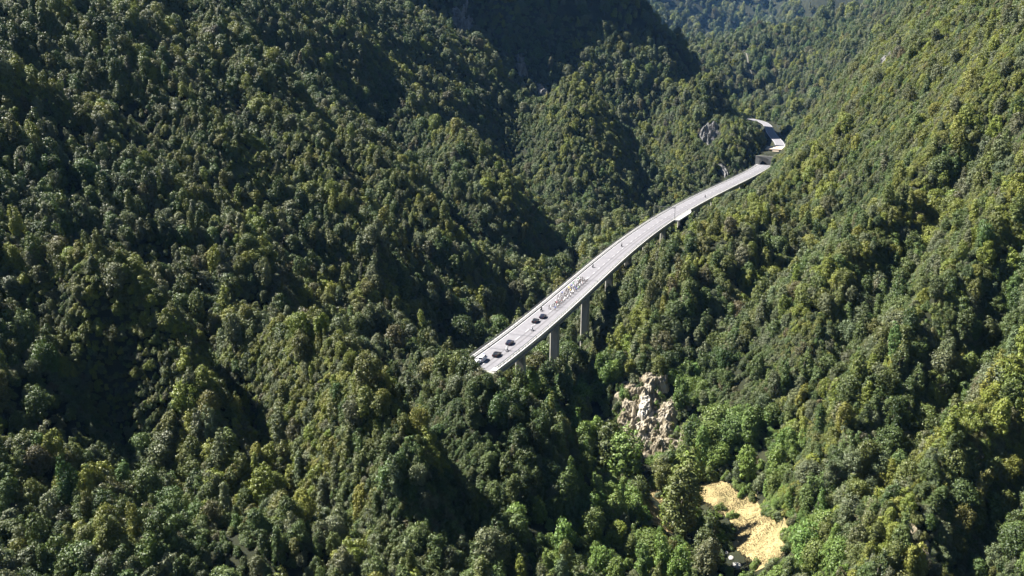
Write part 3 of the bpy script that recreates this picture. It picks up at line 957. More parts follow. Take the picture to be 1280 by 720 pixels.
protos = {}
used_labels = set()
for i in BIG:
    k = int(kind[i])
    if k not in protos:
        root = empty(KINDS[k][0])
        for nm, dat in (('crown', CROWNS[k]), ('trunk', TRUNKS[k])):
            o = bpy.data.objects.new(nm, dat); COL.objects.link(o); o.parent = root
        protos[k] = root
    else:
        root = protos[k].copy(); COL.objects.link(root)
        for ch in protos[k].children:
            o = ch.copy(); COL.objects.link(o); o.parent = root
    root.location = (TX[i], TY[i], TZ[i] - 0.3)
    root.rotation_euler = (0, 0, TROT[i]); root.scale = (TSC[i], TSC[i], TSC[i] * TST[i])
    for ch in root.children:
        if ch.name.startswith('crown'): ch['tint'] = [float(v) for v in TC[i]]
    size = 'large ' if TSC[i] > 1.2 else 'small ' if TSC[i] < 0.78 else ''
    hpx, hpy = hx_[i] / 12.8, hy_[i] / 7.2
    lab = f'{size}{TINTS[TI[i]][0]} {KINDS[k][1]} tree {place_words(i)}, {hpx:.0f}% across and {hpy:.0f}% down'
    if lab in used_labels:
        lab = f'{size}{TINTS[TI[i]][0]} {KINDS[k][1]} tree {place_words(i)}, {hpx:.1f}% across and {hpy:.1f}% down'
    used_labels.add(lab)
    tag(root, lab, 'tree', 'broadleaf trees nearest on the valley sides')

# ------------------------------------------------------------------ the rest of the wood: one mass
rest = np.setdiff1d(np.arange(N), BIG)


def forest_object(name, sel, sources, tree_kind, label):
    me = bpy.data.meshes.new(name)
    me.vertices.add(len(sel))
    me.vertices.foreach_set('co', np.c_[TX[sel], TY[sel], TZ[sel] - 0.3].astype(np.float32).ravel())
    a = me.attributes.new('tint', 'FLOAT_VECTOR', 'POINT'); a.data.foreach_set('vector', TC[sel].astype(np.float32).ravel())
    a = me.attributes.new('turn', 'FLOAT_VECTOR', 'POINT'); a.data.foreach_set('vector', np.c_[rng.normal(0, .05, len(sel)), rng.normal(0, .05, len(sel)), TROT[sel]].astype(np.float32).ravel())
    a = me.attributes.new('size', 'FLOAT_VECTOR', 'POINT'); a.data.foreach_set('vector', np.c_[TSC[sel], TSC[sel], TSC[sel] * TST[sel]].astype(np.float32).ravel())
    a = me.attributes.new('pick', 'INT', 'POINT'); a.data.foreach_set('value', tree_kind[sel].astype(np.int32))
    o = bpy.data.objects.new(name, me); COL.objects.link(o)
    ng = bpy.data.node_groups.new(name, 'GeometryNodeTree')
    ng.interface.new_socket('Geometry', in_out='INPUT', socket_type='NodeSocketGeometry')
    ng.interface.new_socket('Geometry', in_out='OUTPUT', socket_type='NodeSocketGeometry')
    N_, L_ = ng.nodes.new, ng.links.new
    gi, go = N_('NodeGroupInput'), N_('NodeGroupOutput')
    chain_ = []
    for parts in reversed(sources):
        jn = N_('GeometryNodeJoinGeometry')
        for p_ in reversed(parts):
            oi = N_('GeometryNodeObjectInfo'); oi.transform_space = 'ORIGINAL'; oi.inputs['Object'].default_value = p_
            L_(oi.outputs['Geometry'], jn.inputs[0])
        g2 = N_('GeometryNodeGeometryToInstance'); L_(jn.outputs[0], g2.inputs[0])
        chain_.append(g2.outputs[0])
    jj = N_('GeometryNodeJoinGeometry')
    for s_ in chain_: L_(s_, jj.inputs[0])
    iop = N_('GeometryNodeInstanceOnPoints')
    L_(gi.outputs[0], iop.inputs['Points']); L_(jj.outputs[0], iop.inputs['Instance'])
    iop.inputs['Pick Instance'].default_value = True

    def attr(nm, ty):
        q = N_('GeometryNodeInputNamedAttribute'); q.data_type = ty; q.inputs[0].default_value = nm
        return q.outputs[0]
    L_(attr('pick', 'INT'), iop.inputs['Instance Index'])
    e2r = N_('FunctionNodeEulerToRotation'); L_(attr('turn', 'FLOAT_VECTOR'), e2r.inputs[0]); L_(e2r.outputs[0], iop.inputs['Rotation'])
    L_(attr('size', 'FLOAT_VECTOR'), iop.inputs['Scale'])
    L_(iop.outputs[0], go.inputs[0])
    md = o.modifiers.new('scatter', 'NODES'); md.node_group = ng
    tag(o, label, 'forest', kind='stuff')
    return o


forest_object('forest', rest, [[ch for ch in protos[k].children] for k in range(len(KINDS))], kind,
              'dense mixed green wood covering both valley sides up to the far blue mountains')

#PART3

# ------------------------------------------------------------------ straw meadow and green clearings
def meadow(name, poly, mat, label, step=0.7, lift=0.2):
    x0, y0 = poly.min(0) - 1; x1, y1 = poly.max(0) + 1
    gx, gy = np.arange(x0, x1, step), np.arange(y0, y1, step)
    X, Y = np.meshgrid(gx, gy)
    Z = gz(X, Y) + lift + (vnoise(X, Y, 3.2, 3) - .5) * 0.15
    ins = inside(X + (vnoise(X, Y, 5, 1) - .5) * 4, Y + (vnoise(X, Y, 5, 2) - .5) * 4, poly)
    id_ = np.arange(X.size).reshape(X.shape)
    q = np.stack([id_[:-1, :-1], id_[:-1, 1:], id_[1:, 1:], id_[1:, :-1]], -1)
    keep = ins[:-1, :-1] & ins[1:, 1:]
    o = grid_mesh(name, np.stack([X, Y, Z], -1).reshape(-1, 3), q[keep].reshape(-1, 4), mat)
    return tag(o, label, 'meadow', kind='structure')


meadow('meadow_field', MEADOW, M['straw'], 'sunlit straw-coloured dry meadow on the valley floor')
meadow('meadow_field', MEADOW2, M['straw'], 'smaller dry grass patch left of the tall riverside tree')
meadow('meadow_field', MEADOW3, M['grass'], 'bright green grassy clearing by the rock face')


def tufts(name, poly, n_, mat, label, h):
    V, Fc = [], []
    g_ = np.random.default_rng(5)
    lo, hi = poly.min(0), poly.max(0)
    while n_ > 0:
        x, y = g_.uniform(lo, hi)
        if not inside(np.array(x), np.array(y), poly): continue
        if vnoise(x, y, 3.0, 6) < 0.3 and g_.random() < 0.7: n_ -= 1; continue
        z = float(gz(x, y)) + 0.05
        n_ -= 1
        hh = h * g_.uniform(.5, 1.3) * (0.6 + 0.8 * float(vnoise(x, y, 5, 7)))
        for k in range(5):
            a = g_.uniform(0, 6.28); l_ = g_.uniform(.15, .5) * hh
            c_, s_ = math.cos(a), math.sin(a)
            b = len(V)
            V += [(x - s_ * .09, y + c_ * .09, z), (x + s_ * .09, y - c_ * .09, z), (x + c_ * l_, y + s_ * l_, z + hh)]
            Fc.append((b, b + 1, b + 2))
    return tag(mesh_obj(name, V, Fc, mat), label, 'dry grass', kind='stuff')


tufts('dry_grass', MEADOW, 8000, M['straw_blade'], 'tall straw-coloured dry grass standing over the sunlit meadow', 0.38)
tufts('dry_grass', MEADOW2, 1200, M['straw_blade'], 'dry grass tufts on the smaller patch beside the riverside tree', 0.7)

# ------------------------------------------------------------------ the viaduct
def stations(y0, y1, step):
    out = []
    for y in np.arange(y0, y1 + .01, step):
        t = deck_dir(y); out.append((np.array([deck_x(y), y]), np.array([t[1], -t[0]]), t))
    return out


def sweep(name, prof, y0, y1, mat, parent=None, step=4.0, closed=True, caps=True):
    st = stations(y0, y1, step); V, Fc = [], []
    m = len(prof)
    for p, n_, _t in st:
        for o_, z in prof: V.append((p[0] + n_[0] * o_, p[1] + n_[1] * o_, z))
    for i in range(len(st) - 1):
        for j in range(m if closed else m - 1):
            k = (j + 1) % m
            Fc.append((i * m + j, i * m + k, (i + 1) * m + k, (i + 1) * m + j))
    if closed and caps:
        Fc.append(tuple(range(m - 1, -1, -1))); Fc.append(tuple(range((len(st) - 1) * m, len(st) * m)))
    return mesh_obj(name, V, Fc, mat, parent)


via = empty('viaduct')
tag(via, 'long curving concrete road viaduct on tall piers across the wooded gorge', 'bridge')
HW = 7.0
ab = MB()
t_ = deck_dir(Y0); ab.box((deck_x(Y0) - t_[0] * 2.2, Y0 - t_[1] * 2.2, -4.0), (15, 4.2, 7.9), rot=Matrix.Rotation(-math.atan2(t_[0], t_[1]), 3, 'Z'))
ab.build('abutment', M['concrete'], via)
sweep('deck_slab', [(-HW, -0.40), (HW, -0.40), (HW, -0.02), (-HW, -0.02)], Y0, Y1, M['concrete'], via)
for o_ in (-5.7, 0, 5.7):
    sweep('girder', [(o_ - 1.0, -2.75), (o_ + 1.0, -2.75), (o_ + 1.0, -2.45), (o_ + .4, -2.25), (o_ + .4, -0.7), (o_ + 1.1, -0.403), (o_ - 1.1, -0.403), (o_ - .4, -0.7), (o_ - .4, -2.25), (o_ - 1.0, -2.45)], Y0, Y1, M['concrete'], via)
# raised footways with a fascia lip
sweep('footway', [(-HW - .25, -0.75), (-HW + .01, -0.75), (-HW + .01, -0.015), (-5.75, -0.015), (-5.75, 0.2), (-HW - .25, 0.24)], Y0, Y1, M['pale_concrete'], via)
sweep('footway', [(5.75, -0.015), (HW - .01, -0.015), (HW - .01, -0.75), (HW + .25, -0.75), (HW + .25, 0.24), (5.75, 0.2)], Y0, Y1, M['pale_concrete'], via)


def rail(o_, n_single, parent):
    st = stations(Y0 + 4, Y1 - 8, 2.5)
    base = sweep('railing', [(o_ - .04, 1.26), (o_ + .04, 1.26), (o_ + .04, 1.34), (o_ - .04, 1.34)], Y0 + 2, Y1 - 6, M['rail_steel'], parent)
    for z in (0.55, 0.9):
        sweep('rail_bar', [(o_ - .025, z), (o_ + .025, z), (o_ + .025, z + .06), (o_ - .025, z + .06)], Y0 + 2, Y1 - 6, M['rail_steel'], base)
    proto = None
    far_ = MB()
    for i, (p, nn, t) in enumerate(st):
        q = p + nn * o_
        if i < n_single:
            if proto is None:
                mb = MB(); mb.box((0, 0, .62), (.10, .12, .86)); mb.box((0, 0, 1.16), (.07, .08, .2)); mb.box((0, 0, .21), (.2, .2, .03))
                proto = mb.build('post', M['rail_steel'], base)
                o = proto
            else:
                o = proto.copy(); COL.objects.link(o)
            o.location = (q[0], q[1], 0); o.rotation_euler = (0, 0, -math.atan2(t[0], t[1]))
        else:
            far_.box((q[0], q[1], .74), (.10, .12, 1.06), rot=Matrix.Rotation(-math.atan2(t[0], t[1]), 3, 'Z'))
    f_ = far_.build('post', M['rail_steel'], base); f_['kind'] = 'stuff'


rail(-HW + .05, 100, via)
rail(HW - .05, 100, via)
# crash barriers: a ribbed beam on posts along each footway's kerb
for s_ in (-1, 1):
    o_ = s_ * 5.95
    beam = sweep('crash_barrier', [(o_ - .03, .50), (o_ + .05 * s_, .58), (o_ - .03, .66), (o_ + .05 * s_, .74), (o_ - .03, .82), (o_ - .06, .82), (o_ - .06, .50)], Y0 + 2, Y1 - 4, M['steel'], via)
    mb = MB()
    for p, nn, t in stations(Y0 + 4, Y1 - 6, 4.0):
        q = p + nn * (o_ + .12 * s_); mb.box((q[0], q[1], .5), (.1, .14, .62), rot=Matrix.Rotation(-math.atan2(t[0], t[1]), 3, 'Z'))
    mb.build('post', M['steel'], beam)['kind'] = 'stuff'

# piers: blades with chamfered ends under a hammerhead
def deck_px(y, z):
    return project(np.array(deck_x(y)), np.array(y), np.array(z))


yy = np.arange(262, 780, .5)
ppx = np.array([float(deck_px(y, -4.0)[0]) for y in yy])
pier_y = [float(yy[np.argmin(np.abs(ppx - px))]) for px in (651, 693.5, 732, 762)]
gap_ = pier_y[-1] - pier_y[-2]
while pier_y[-1] + 36 < 775: pier_y.append(pier_y[-1] + 37)
for y in pier_y:
    t = deck_dir(y); nn = np.array([t[1], -t[0]]); p = np.array([deck_x(y), y])
    zb = float(gz(p[0], p[1])) - 2.0
    zb = min(zb, -7.0)
    a, b, ch = 1.95, 0.75, 0.5
    poly = [(-a, -b + ch), (-a + ch, -b), (a - ch, -b), (a, -b + ch), (a, b - ch), (a - ch, b), (-a + ch, b), (-a, b - ch)]
    V, Fc = [], []
    for z, k in ((zb, 1.12), (-5.2, 1.0)):
        for u, v in poly:
            q = p + nn * u * k + t * v * k; V.append((q[0], q[1], z))
    for j in range(8): Fc.append((j, (j + 1) % 8, 8 + (j + 1) % 8, 8 + j))
    Fc += [tuple(range(7, -1, -1)), tuple(range(8, 16))]
    pr = mesh_obj('pier', V, Fc, M['concrete'], via)
    V, Fc = [], []
    sec = [(-5.9, -2.753), (5.9, -2.753), (5.9, -3.5), (2.5, -5.203), (-2.5, -5.203), (-5.9, -3.5)]
    for v in (-1.0, 1.0):
        for u, z in sec:
            q = p + nn * u + t * v; V.append((q[0], q[1], z))
    for j in range(6): Fc.append((j, (j + 1) % 6, 6 + (j + 1) % 6, 6 + j))
    Fc += [tuple(range(5, -1, -1)), tuple(range(6, 12))]
    mesh_obj('pier_cap', V, Fc, M['concrete'], pr)

# the refuge bay that widens the deck on its right side
yb0, yb1 = 551.0, 588.0
V = []; st = stations(yb0, yb1, 3.7)
for i, (p, nn, t) in enumerate(st):
    wd = 3.2 * min(1, (len(st) - 1 - i) / 2.5) if i else 3.2
    for o_, z in ((HW + .253, -.9), (HW + .253 + wd, -.6), (HW + .253 + wd, .22), (HW + .253, .22)): V.append((p[0] + nn[0] * o_, p[1] + nn[1] * o_, z))
Fc = [(i * 4 + j, i * 4 + (j + 1) % 4, i * 4 + 4 + (j + 1) % 4, i * 4 + 4 + j) for i in range(len(st) - 1) for j in range(4)] + [(3, 2, 1, 0)]
mesh_obj('refuge_bay', V, Fc, M['pale_concrete'], via)

# carriageway, paint and worn tracks: sheets one above the other
road = sweep('road', [(-5.74, 0.004), (5.74, 0.004)], Y0, Y1, M['asphalt'], None, 4, False)
tag(road, 'pale worn asphalt carriageway of the viaduct', 'road', kind='structure')
for o_ in (0.35, 2.3):
    sweep('tyre_track', [(o_, 0.008), (o_ + .75, 0.008)], Y0, Y1, M['track'], road, 4, False)
for o_ in (-5.2, 5.05):
    sweep('edge_line', [(o_, 0.012), (o_ + .16, 0.012)], Y0, Y1, M['white_line'], road, 4, False)
V, Fc = [], []
for y in np.arange(Y0 + 4, Y1 - 6, 9.0):
    b = len(V)
    for yv in (y, y + 3.6):
        t = deck_dir(yv); nn = np.array([t[1], -t[0]])
        for o_ in (-.07, .07): V.append((deck_x(yv) + nn[0] * o_, yv + nn[1] * o_, .012))
    Fc.append((b, b + 1, b + 3, b + 2))
mesh_obj('centre_line', V, Fc, M['white_line'], road)
sweep('rail_shade', [(-5.73, 0.010), (-5.38, 0.010)], Y0, Y1, M['rail_shade'], road, 4, False)  # dark strip painted on the road for the left rail's shadow line
sweep('shoulder', [(5.22, 0.010), (5.73, 0.010)], Y0, Y1, M['pale_concrete'], road, 4, False)

jt = MB()
for y in [q + 0.5 for q in pier_y] + [Y1 - 3, 300.5]:
    t = deck_dir(y); nn = np.array([t[1], -t[0]]); p = np.array([deck_x(y), y])
    jt.add([(*(p + nn * u + t * v), .016) for u, v in ((-5.7, -.22), (5.7, -.22), (5.7, .22), (-5.7, .22))], [(0, 1, 2, 3)])
jt.build('expansion_joint', M['dark_steel'], road)['kind'] = 'stuff'

# the road past the tunnel
r2 = ribbon('road', ROAD2[2:], 5.6, M['asphalt'], 0, 0.0, 6)
tag(r2, 'pale road winding on up the valley past the tunnel', 'road', kind='structure')
for o_ in (-4.9, 4.9):
    ribbon('edge_line', ROAD2[2:], .1, M['white_line'], o_, 0.01, 6, r2)
pw = MB()
wx, wy, wtx, wty = smooth_line(ROAD2[2:], 6)
for i in range(4, 18):
    v = []
    for k in (i, i + 1):
        for o_, z in ((5.7, -1.5), (6.1, -1.5), (6.1, .9), (5.7, .9)): v.append((wx[k] + wty[k] * o_, wy[k] - wtx[k] * o_, z))
    pw.add(v, [(0, 1, 5, 4), (1, 2, 6, 5), (2, 3, 7, 6), (3, 0, 4, 7)])
tag(pw.build('parapet_wall', M['concrete']), 'low pale parapet wall along the road beyond the tunnel', 'wall')

# tunnel mouth with its flat gallery roof
ty0 = 821.0
t = deck_dir(ty0); tn = empty('road_tunnel', (deck_x(ty0), ty0, 0), -math.atan2(t[0], t[1]))
tag(tn, 'concrete tunnel mouth with flat tan roof at the far end of the bridge', 'tunnel')
Rr, Hs = 5.4, 2.0
arch = [(-Rr, -1)] + [(-Rr * math.cos(a), Hs + 4.6 * math.sin(a)) for a in np.linspace(0, math.pi, 17)] + [(Rr, -1)]
outer = [(-8.5, -1), (-8.5, 8.2), (8.5, 8.2), (8.5, -1)]
bm = bmesh.new()
def ringv(y, s_=1.0): return [bm.verts.new((x, y, z)) for x, z in arch]
fo = [bm.verts.new((x, 0, z)) for x, z in outer]; bo = [bm.verts.new((x, 1.2, z)) for x, z in outer]
fi, bi = ringv(0), ringv(1.2)
for o4, i4, fl in ((fo, fi, False), (bo, bi, True)):
    m = len(i4) // 2
    for poly in ([o4[0], o4[1]] + i4[m::-1], i4[:m - 1:-1][::1] and ([o4[1], o4[2], o4[3]] + i4[:m - 1:-1])):
        try:
            f = bm.faces.new(poly)
            if fl: f.normal_flip()
        except ValueError: pass
for i in range(len(fi) - 1): bm.faces.new((fi[i], fi[i + 1], bi[i + 1], bi[i]))
for i in range(3): bm.faces.new((fo[i + 1], fo[i], bo[i], bo[i + 1]))
bmesh.ops.triangulate(bm, faces=[f for f in bm.faces if len(f.verts) > 4])
me = bpy.data.meshes.new('portal_wall'); bm.to_mesh(me); bm.free(); me.materials.append(M['concrete'])
o = bpy.data.objects.new('portal_wall', me); COL.objects.link(o); o.parent = tn
V = [(x * 1.01, y, z * 1.01) for y in (1.205, 9) for x, z in arch]; m = len(arch)
mesh_obj('lining', V, [(i, i + 1, m + i + 1, m + i) for i in range(m - 1)] + [tuple(range(m, 2 * m))], M['tunnel_dark'], tn, False)  # short tube and closing end coloured black for the tunnel's unlit depth
mb = MB(); mb.box((1.5, 66, 8.9), (18.5, 28, .8), rot=Matrix.Rotation(0.03, 3, 'Z')); mb.build('roof_slab', M['tan_roof'], tn)
mb = MB(); mb.box((-6.5, 66, 4), (.8, 26, 9)); mb.box((9.5, 66, 4), (.8, 26, 9)); mb.box((1.5, 53.6, 6.6), (15, .6, 3.8)); mb.build('side_wall', M['concrete'], tn)
mb = MB(); mb.box((3.5, 46, 8.0), (6, 5, .5)); mb.build('lower_slab', M['tan_roof'], tn)

# sign gantry over the road
yg = 554.0
t = deck_dir(yg); ga = empty('sign_gantry', (deck_x(yg), yg, 0), -math.atan2(t[0], t[1]))
tag(ga, 'thin grey gantry of two posts and a beam over the bridge', 'gantry')
for s_ in (-1, 1):
    mb = MB(); mb.tube((s_ * 6.6, 0, .18), (s_ * 6.6, 0, 7.6), .16, .13, 10); mb.box((s_ * 6.6, 0, .23), (.6, .6, .06)); mb.build('post', M['dark_steel'], ga)
mb = MB(); mb.tube((-6.9, 0, 7.55), (6.9, 0, 7.55), .13, .13, 8); mb.tube((-6.9, 0, 6.9), (6.9, 0, 6.9), .08, .08, 8)
for k in range(10): mb.tube((-6.5 + k * 1.4, 0, 6.9 if k % 2 else 7.55), (-5.1 + k * 1.4 if k < 9 else 6.5, 0, 7.55 if k % 2 else 6.9), .05, .05, 6)
mb.build('beam', M['dark_steel'], ga)

# ------------------------------------------------------------------ road users
VM = {
    'black': simple('black_paint', (0.012, 0.012, 0.014), 0.3, spec=0.5), 'navy': simple('navy_paint', (0.012, 0.016, 0.035), 0.3, spec=0.5),
    'white': simple('white_paint', (0.75, 0.76, 0.78), 0.35, spec=0.5), 'blue': simple('blue_paint', (0.05, 0.12, 0.42), 0.35, spec=0.5),
    'glass': simple('tinted_glass', (0.02, 0.025, 0.03), 0.08, spec=0.7), 'tyre': simple('tyre_rubber', (0.015, 0.015, 0.015), 0.9),
    'rim': simple('wheel_rim', (0.4, 0.4, 0.42), 0.35, 0.8), 'lamp': simple('lamp_glass', (0.7, 0.7, 0.68), 0.15), 'red': simple('tail_lamp', (0.35, 0.02, 0.02), 0.2),
    'skin': simple('skin', (0.45, 0.27, 0.19), 0.6), 'shorts': simple('black_lycra', (0.015, 0.015, 0.018), 0.6), 'frame': simple('bike_frame', (0.03, 0.03, 0.035), 0.3),
}


def make_car(paint, name='car', van=False):
    root = empty(name)
    hw = 0.9
    if van: prof = [(-2.35, .35), (-2.4, 1.0), (-2.3, 1.95), (-2.1, 2.05), (.9, 2.05), (1.15, 1.95), (1.75, 1.18), (2.3, 1.02), (2.42, .7), (2.4, .35)]
    else: prof = [(-2.2, .32), (-2.25, .75), (-2.15, .98), (-1.75, 1.05), (-1.35, 1.42), (-.9, 1.5), (.25, 1.47), (1.05, 1.0), (1.75, .9), (2.15, .78), (2.25, .55), (2.2, .32)]
    V, Fc = [], []
    m = len(prof)
    for x, ins in ((-hw, 0), (-hw + .1, 1), (hw - .1, 1), (hw, 0)):
        for y, z in prof:
            k = max(0, (z - .95)) * 0.22
            xx = math.copysign(abs(x) - k, x)
            V.append((xx, y * (1 if ins else .985), z + (0.03 if ins and z > .4 else 0)))
    for r_ in range(3):
        for j in range(m): Fc.append((r_ * m + j, r_ * m + (j + 1) % m, (r_ + 1) * m + (j + 1) % m, (r_ + 1) * m + j))
    Fc += [tuple(range(m - 1, -1, -1)), tuple(range(3 * m, 4 * m))]
    mesh_obj('body', V, Fc, paint, root, True)
    for f in root.children[0].data.polygons: f.use_smooth = False
    if van:
        W = [('windscreen', [(-.68, 1.22, 1.88), (.68, 1.22, 1.88), (.78, 1.73, 1.26), (-.78, 1.73, 1.26)], (0, .02, .03)), ('rear_window', [(-.65, -2.37, 1.3), (.65, -2.37, 1.3), (.6, -2.325, 1.85), (-.6, -2.325, 1.85)], (0, -.03, 0))]
        S = [(.1, 1.3), (1.35, 1.3), (.95, 1.88), (.1, 1.88)]
    else:
        W = [('windscreen', [(-.62, .33, 1.47), (.62, .33, 1.47), (.76, 1.0, 1.07), (-.76, 1.0, 1.07)], (0, .02, .035)), ('rear_window', [(-.74, -1.72, 1.10), (.74, -1.72, 1.10), (.62, -1.38, 1.42), (-.62, -1.38, 1.42)], (0, -.03, .03))]
        S = [(-1.45, 1.03), (.85, 1.03), (.22, 1.41), (-.95, 1.43)]
    for nm, q, d in W: mesh_obj(nm, [tuple(Vector(p) + Vector(d)) for p in q], [(0, 1, 2, 3)], VM['glass'], root)
    for s_ in (-1, 1):
        V = [(s_ * (hw - max(0, z - .95) * .22 + .012), y, z) for y, z in S]
        mesh_obj('side_window', V, [(0, 1, 2, 3)], VM['glass'], root)
        mb = MB(); mb.box((s_ * (hw + .08), .72 if not van else 1.2, 1.05 if not van else 1.35), (.2, .1, .14), taper=.8); mb.build('wing_mirror', paint, root)
        mb = MB(); mb.box((s_ * .62, 2.2 if not van else 2.38, .7 if not van else .82), (.34, .12, .14), taper=.8); mb.build('headlight', VM['lamp'], root)
        mb = MB(); mb.box((s_ * .68, -2.2 if not van else -2.37, .84 if not van else 1.1), (.26, .1, .16 if not van else .4), taper=.85); mb.build('tail_light', VM['red'], root)
        for y in (-1.35, 1.38):
            mb = MB(); mb.ring((s_ * .80, y, .325), (1, 0, 0), .235, .09, 20, 8)
            ty = mb.build('wheel', VM['tyre'], root, True)
            mb = MB(); mb.tube((s_ * .80 - .07, y, .325), (s_ * .80 + .075, y, .325), .2, .2, 14); mb.build('rim', VM['rim'], ty)
    return root


def place(root, px, py, rz=0.0):
    q = at_z(px, py, 0.35)
    t = deck_dir(q[1]); root.location = (q[0], q[1], 0.004); root.rotation_euler = (0, 0, -math.atan2(t[0], t[1]) + rz)
    return root


for px, py, paint, lab in ((621.0, 443.6, 'black', 'black car last in the line of four on the bridge'), (637.3, 428.8, 'navy', 'dark navy car second from last on the bridge'),
                           (669.3, 401.6, 'black', 'black car directly behind the leading car after the cyclists'), (678.6, 396.0, 'navy', 'dark navy car closest behind the bunch of cyclists')):
    o = make_car(VM[paint]); place(o, px, py); tag(o, lab, 'car', 'cars following the cyclists')
v = make_car(VM['white'], 'van', True); place(v, 603.5, 449.5, .1)
mb = MB()
for s_ in (-1, 1): mb.box((s_ * .905, -.1, .95), (.02, 4.3, .26))
mb.build('stripe', VM['blue'], v)
mb = MB(); mb.box((0, .7, 2.13), (1.1, .3, .12), taper=.8); mb.build('roof_beacon', VM['blue'], v)
tag(v, 'white van with a blue side stripe at the bridge end among trees', 'van')
o = make_car(VM['white']); place(o, 596, 453.5, -.08); tag(o, 'white car half hidden by trees at the near end of bridge', 'car', 'cars following the cyclists')


def skin_figure(name, joints, edges, parts):
    """one continuous body grown round a skeleton; parts(x, y, z) -> material index"""
    names = list(joints)
    me = bpy.data.meshes.new(name + '_skeleton')
    me.from_pydata([joints[k][0] for k in names], [(names.index(a), names.index(b)) for a, b in edges], [])
    o = bpy.data.objects.new(name + '_skeleton', me); COL.objects.link(o)
    md = o.modifiers.new('skin', 'SKIN'); md.use_smooth_shade = True
    for i, k in enumerate(names):
        r_ = joints[k][1]; r_ = (r_, r_) if not isinstance(r_, tuple) else r_
        me.skin_vertices[0].data[i].radius = r_; me.skin_vertices[0].data[i].use_root = (k == 'pelvis')
    sb = o.modifiers.new('sub', 'SUBSURF'); sb.levels = 1; sb.render_levels = 1
    dg = bpy.context.evaluated_depsgraph_get(); dg.update()
    out = bpy.data.meshes.new_from_object(o.evaluated_get(dg))
    out.name = name
    bpy.data.objects.remove(o); bpy.data.meshes.remove(me)
    out.materials.clear()
    for mm in (VM['shorts'], VM['shorts'], VM['skin']): out.materials.append(mm)
    for f in out.polygons: f.material_index = parts(*f.center); f.use_smooth = True
    return out


def rider_mesh(name, up=0.0, moto=False, flip=1):
    J = {'pelvis': ((0, -.18, 1.0), (.15, .13)), 'waist': ((0, -.02, 1.16), (.13, .11)), 'chest': ((0, .2 - up * .3, 1.34 + up), (.17, .12)), 'neck': ((0, .30 - up * .5, 1.46 + up * 1.3), .06),
         'jaw': ((0, .36 - up * .5, 1.54 + up * 1.3), (.075, .08)), 'head': ((0, .38 - up * .5, 1.62 + up * 1.3), (.085, .10)), 'top': ((0, .37 - up * .5, 1.70 + up * 1.3), .06)}
    E_ = [('pelvis', 'waist'), ('waist', 'chest'), ('chest', 'neck'), ('neck', 'jaw'), ('jaw', 'head'), ('head', 'top')]
    for s_, kn, ft in ((1, (.12, .14, .74), (.11, .0, .33)), (-1, (.12, .2, .92), (.11, .06, .52))):
        if flip < 0: kn, ft = ((.12, .2, .92), (.11, .06, .52)) if s_ > 0 else ((.12, .14, .74), (.11, .0, .33))
        if moto: kn, ft = (.24, .2, .82), (.26, -.02, .42)
        n_ = 'l' if s_ > 0 else 'r'
        J['hip' + n_] = ((s_ * .1, -.15, .97), .1); J['knee' + n_] = ((s_ * kn[0], kn[1], kn[2]), .062); J['ankle' + n_] = ((s_ * ft[0], ft[1], ft[2]), .042); J['toe' + n_] = ((s_ * ft[0], ft[1] + .16, ft[2] - .04), .035)
        hy, hz, hx = (.5, 1.0, .2) if not moto else (.45, 1.08, .32)
        J['sho' + n_] = ((s_ * .19, .22 - up * .3, 1.37 + up), .065); J['elb' + n_] = ((s_ * .26, .34, 1.16 + up * .5), .045); J['wri' + n_] = ((s_ * hx, hy - .07, hz + .03), .03); J['hand' + n_] = ((s_ * hx, hy + .03, hz), .036)
        E_ += [('pelvis', 'hip' + n_), ('hip' + n_, 'knee' + n_), ('knee' + n_, 'ankle' + n_), ('ankle' + n_, 'toe' + n_), ('chest', 'sho' + n_), ('sho' + n_, 'elb' + n_), ('elb' + n_, 'wri' + n_), ('wri' + n_, 'hand' + n_)]

    def parts(x, y, z):
        if moto: return 2 if z > 1.5 + up else (0 if z > 1.02 else 1)
        if z > 1.45 + up * .9: return 2
        if abs(x) > .2 and y > .3 and z < 1.22: return 2
        if y > .42 and z < 1.1 and z > .97: return 2
        if z < .72: return 2
        if z < 1.06 and y < .3: return 1
        return 0
    return skin_figure(name, J, E_, parts)


def helmet_mesh(name, mat, full, up):
    bm = bmesh.new(); bmesh.ops.create_uvsphere(bm, u_segments=14, v_segments=9, radius=1)
    for v in list(bm.verts):
        if v.co.z < (-.75 if full else -.12): v.co.z = (-.75 if full else -.12)
        v.co = Vector((v.co.x * (.155 if full else .125), v.co.y * (.175 if full else .16) + .375 - up * .5, v.co.z * (.17 if full else .135) + 1.635 + up * 1.3))
    me = bpy.data.meshes.new(name); bm.to_mesh(me); bm.free(); me.materials.append(mat)
    for f in me.polygons: f.use_smooth = True
    return me


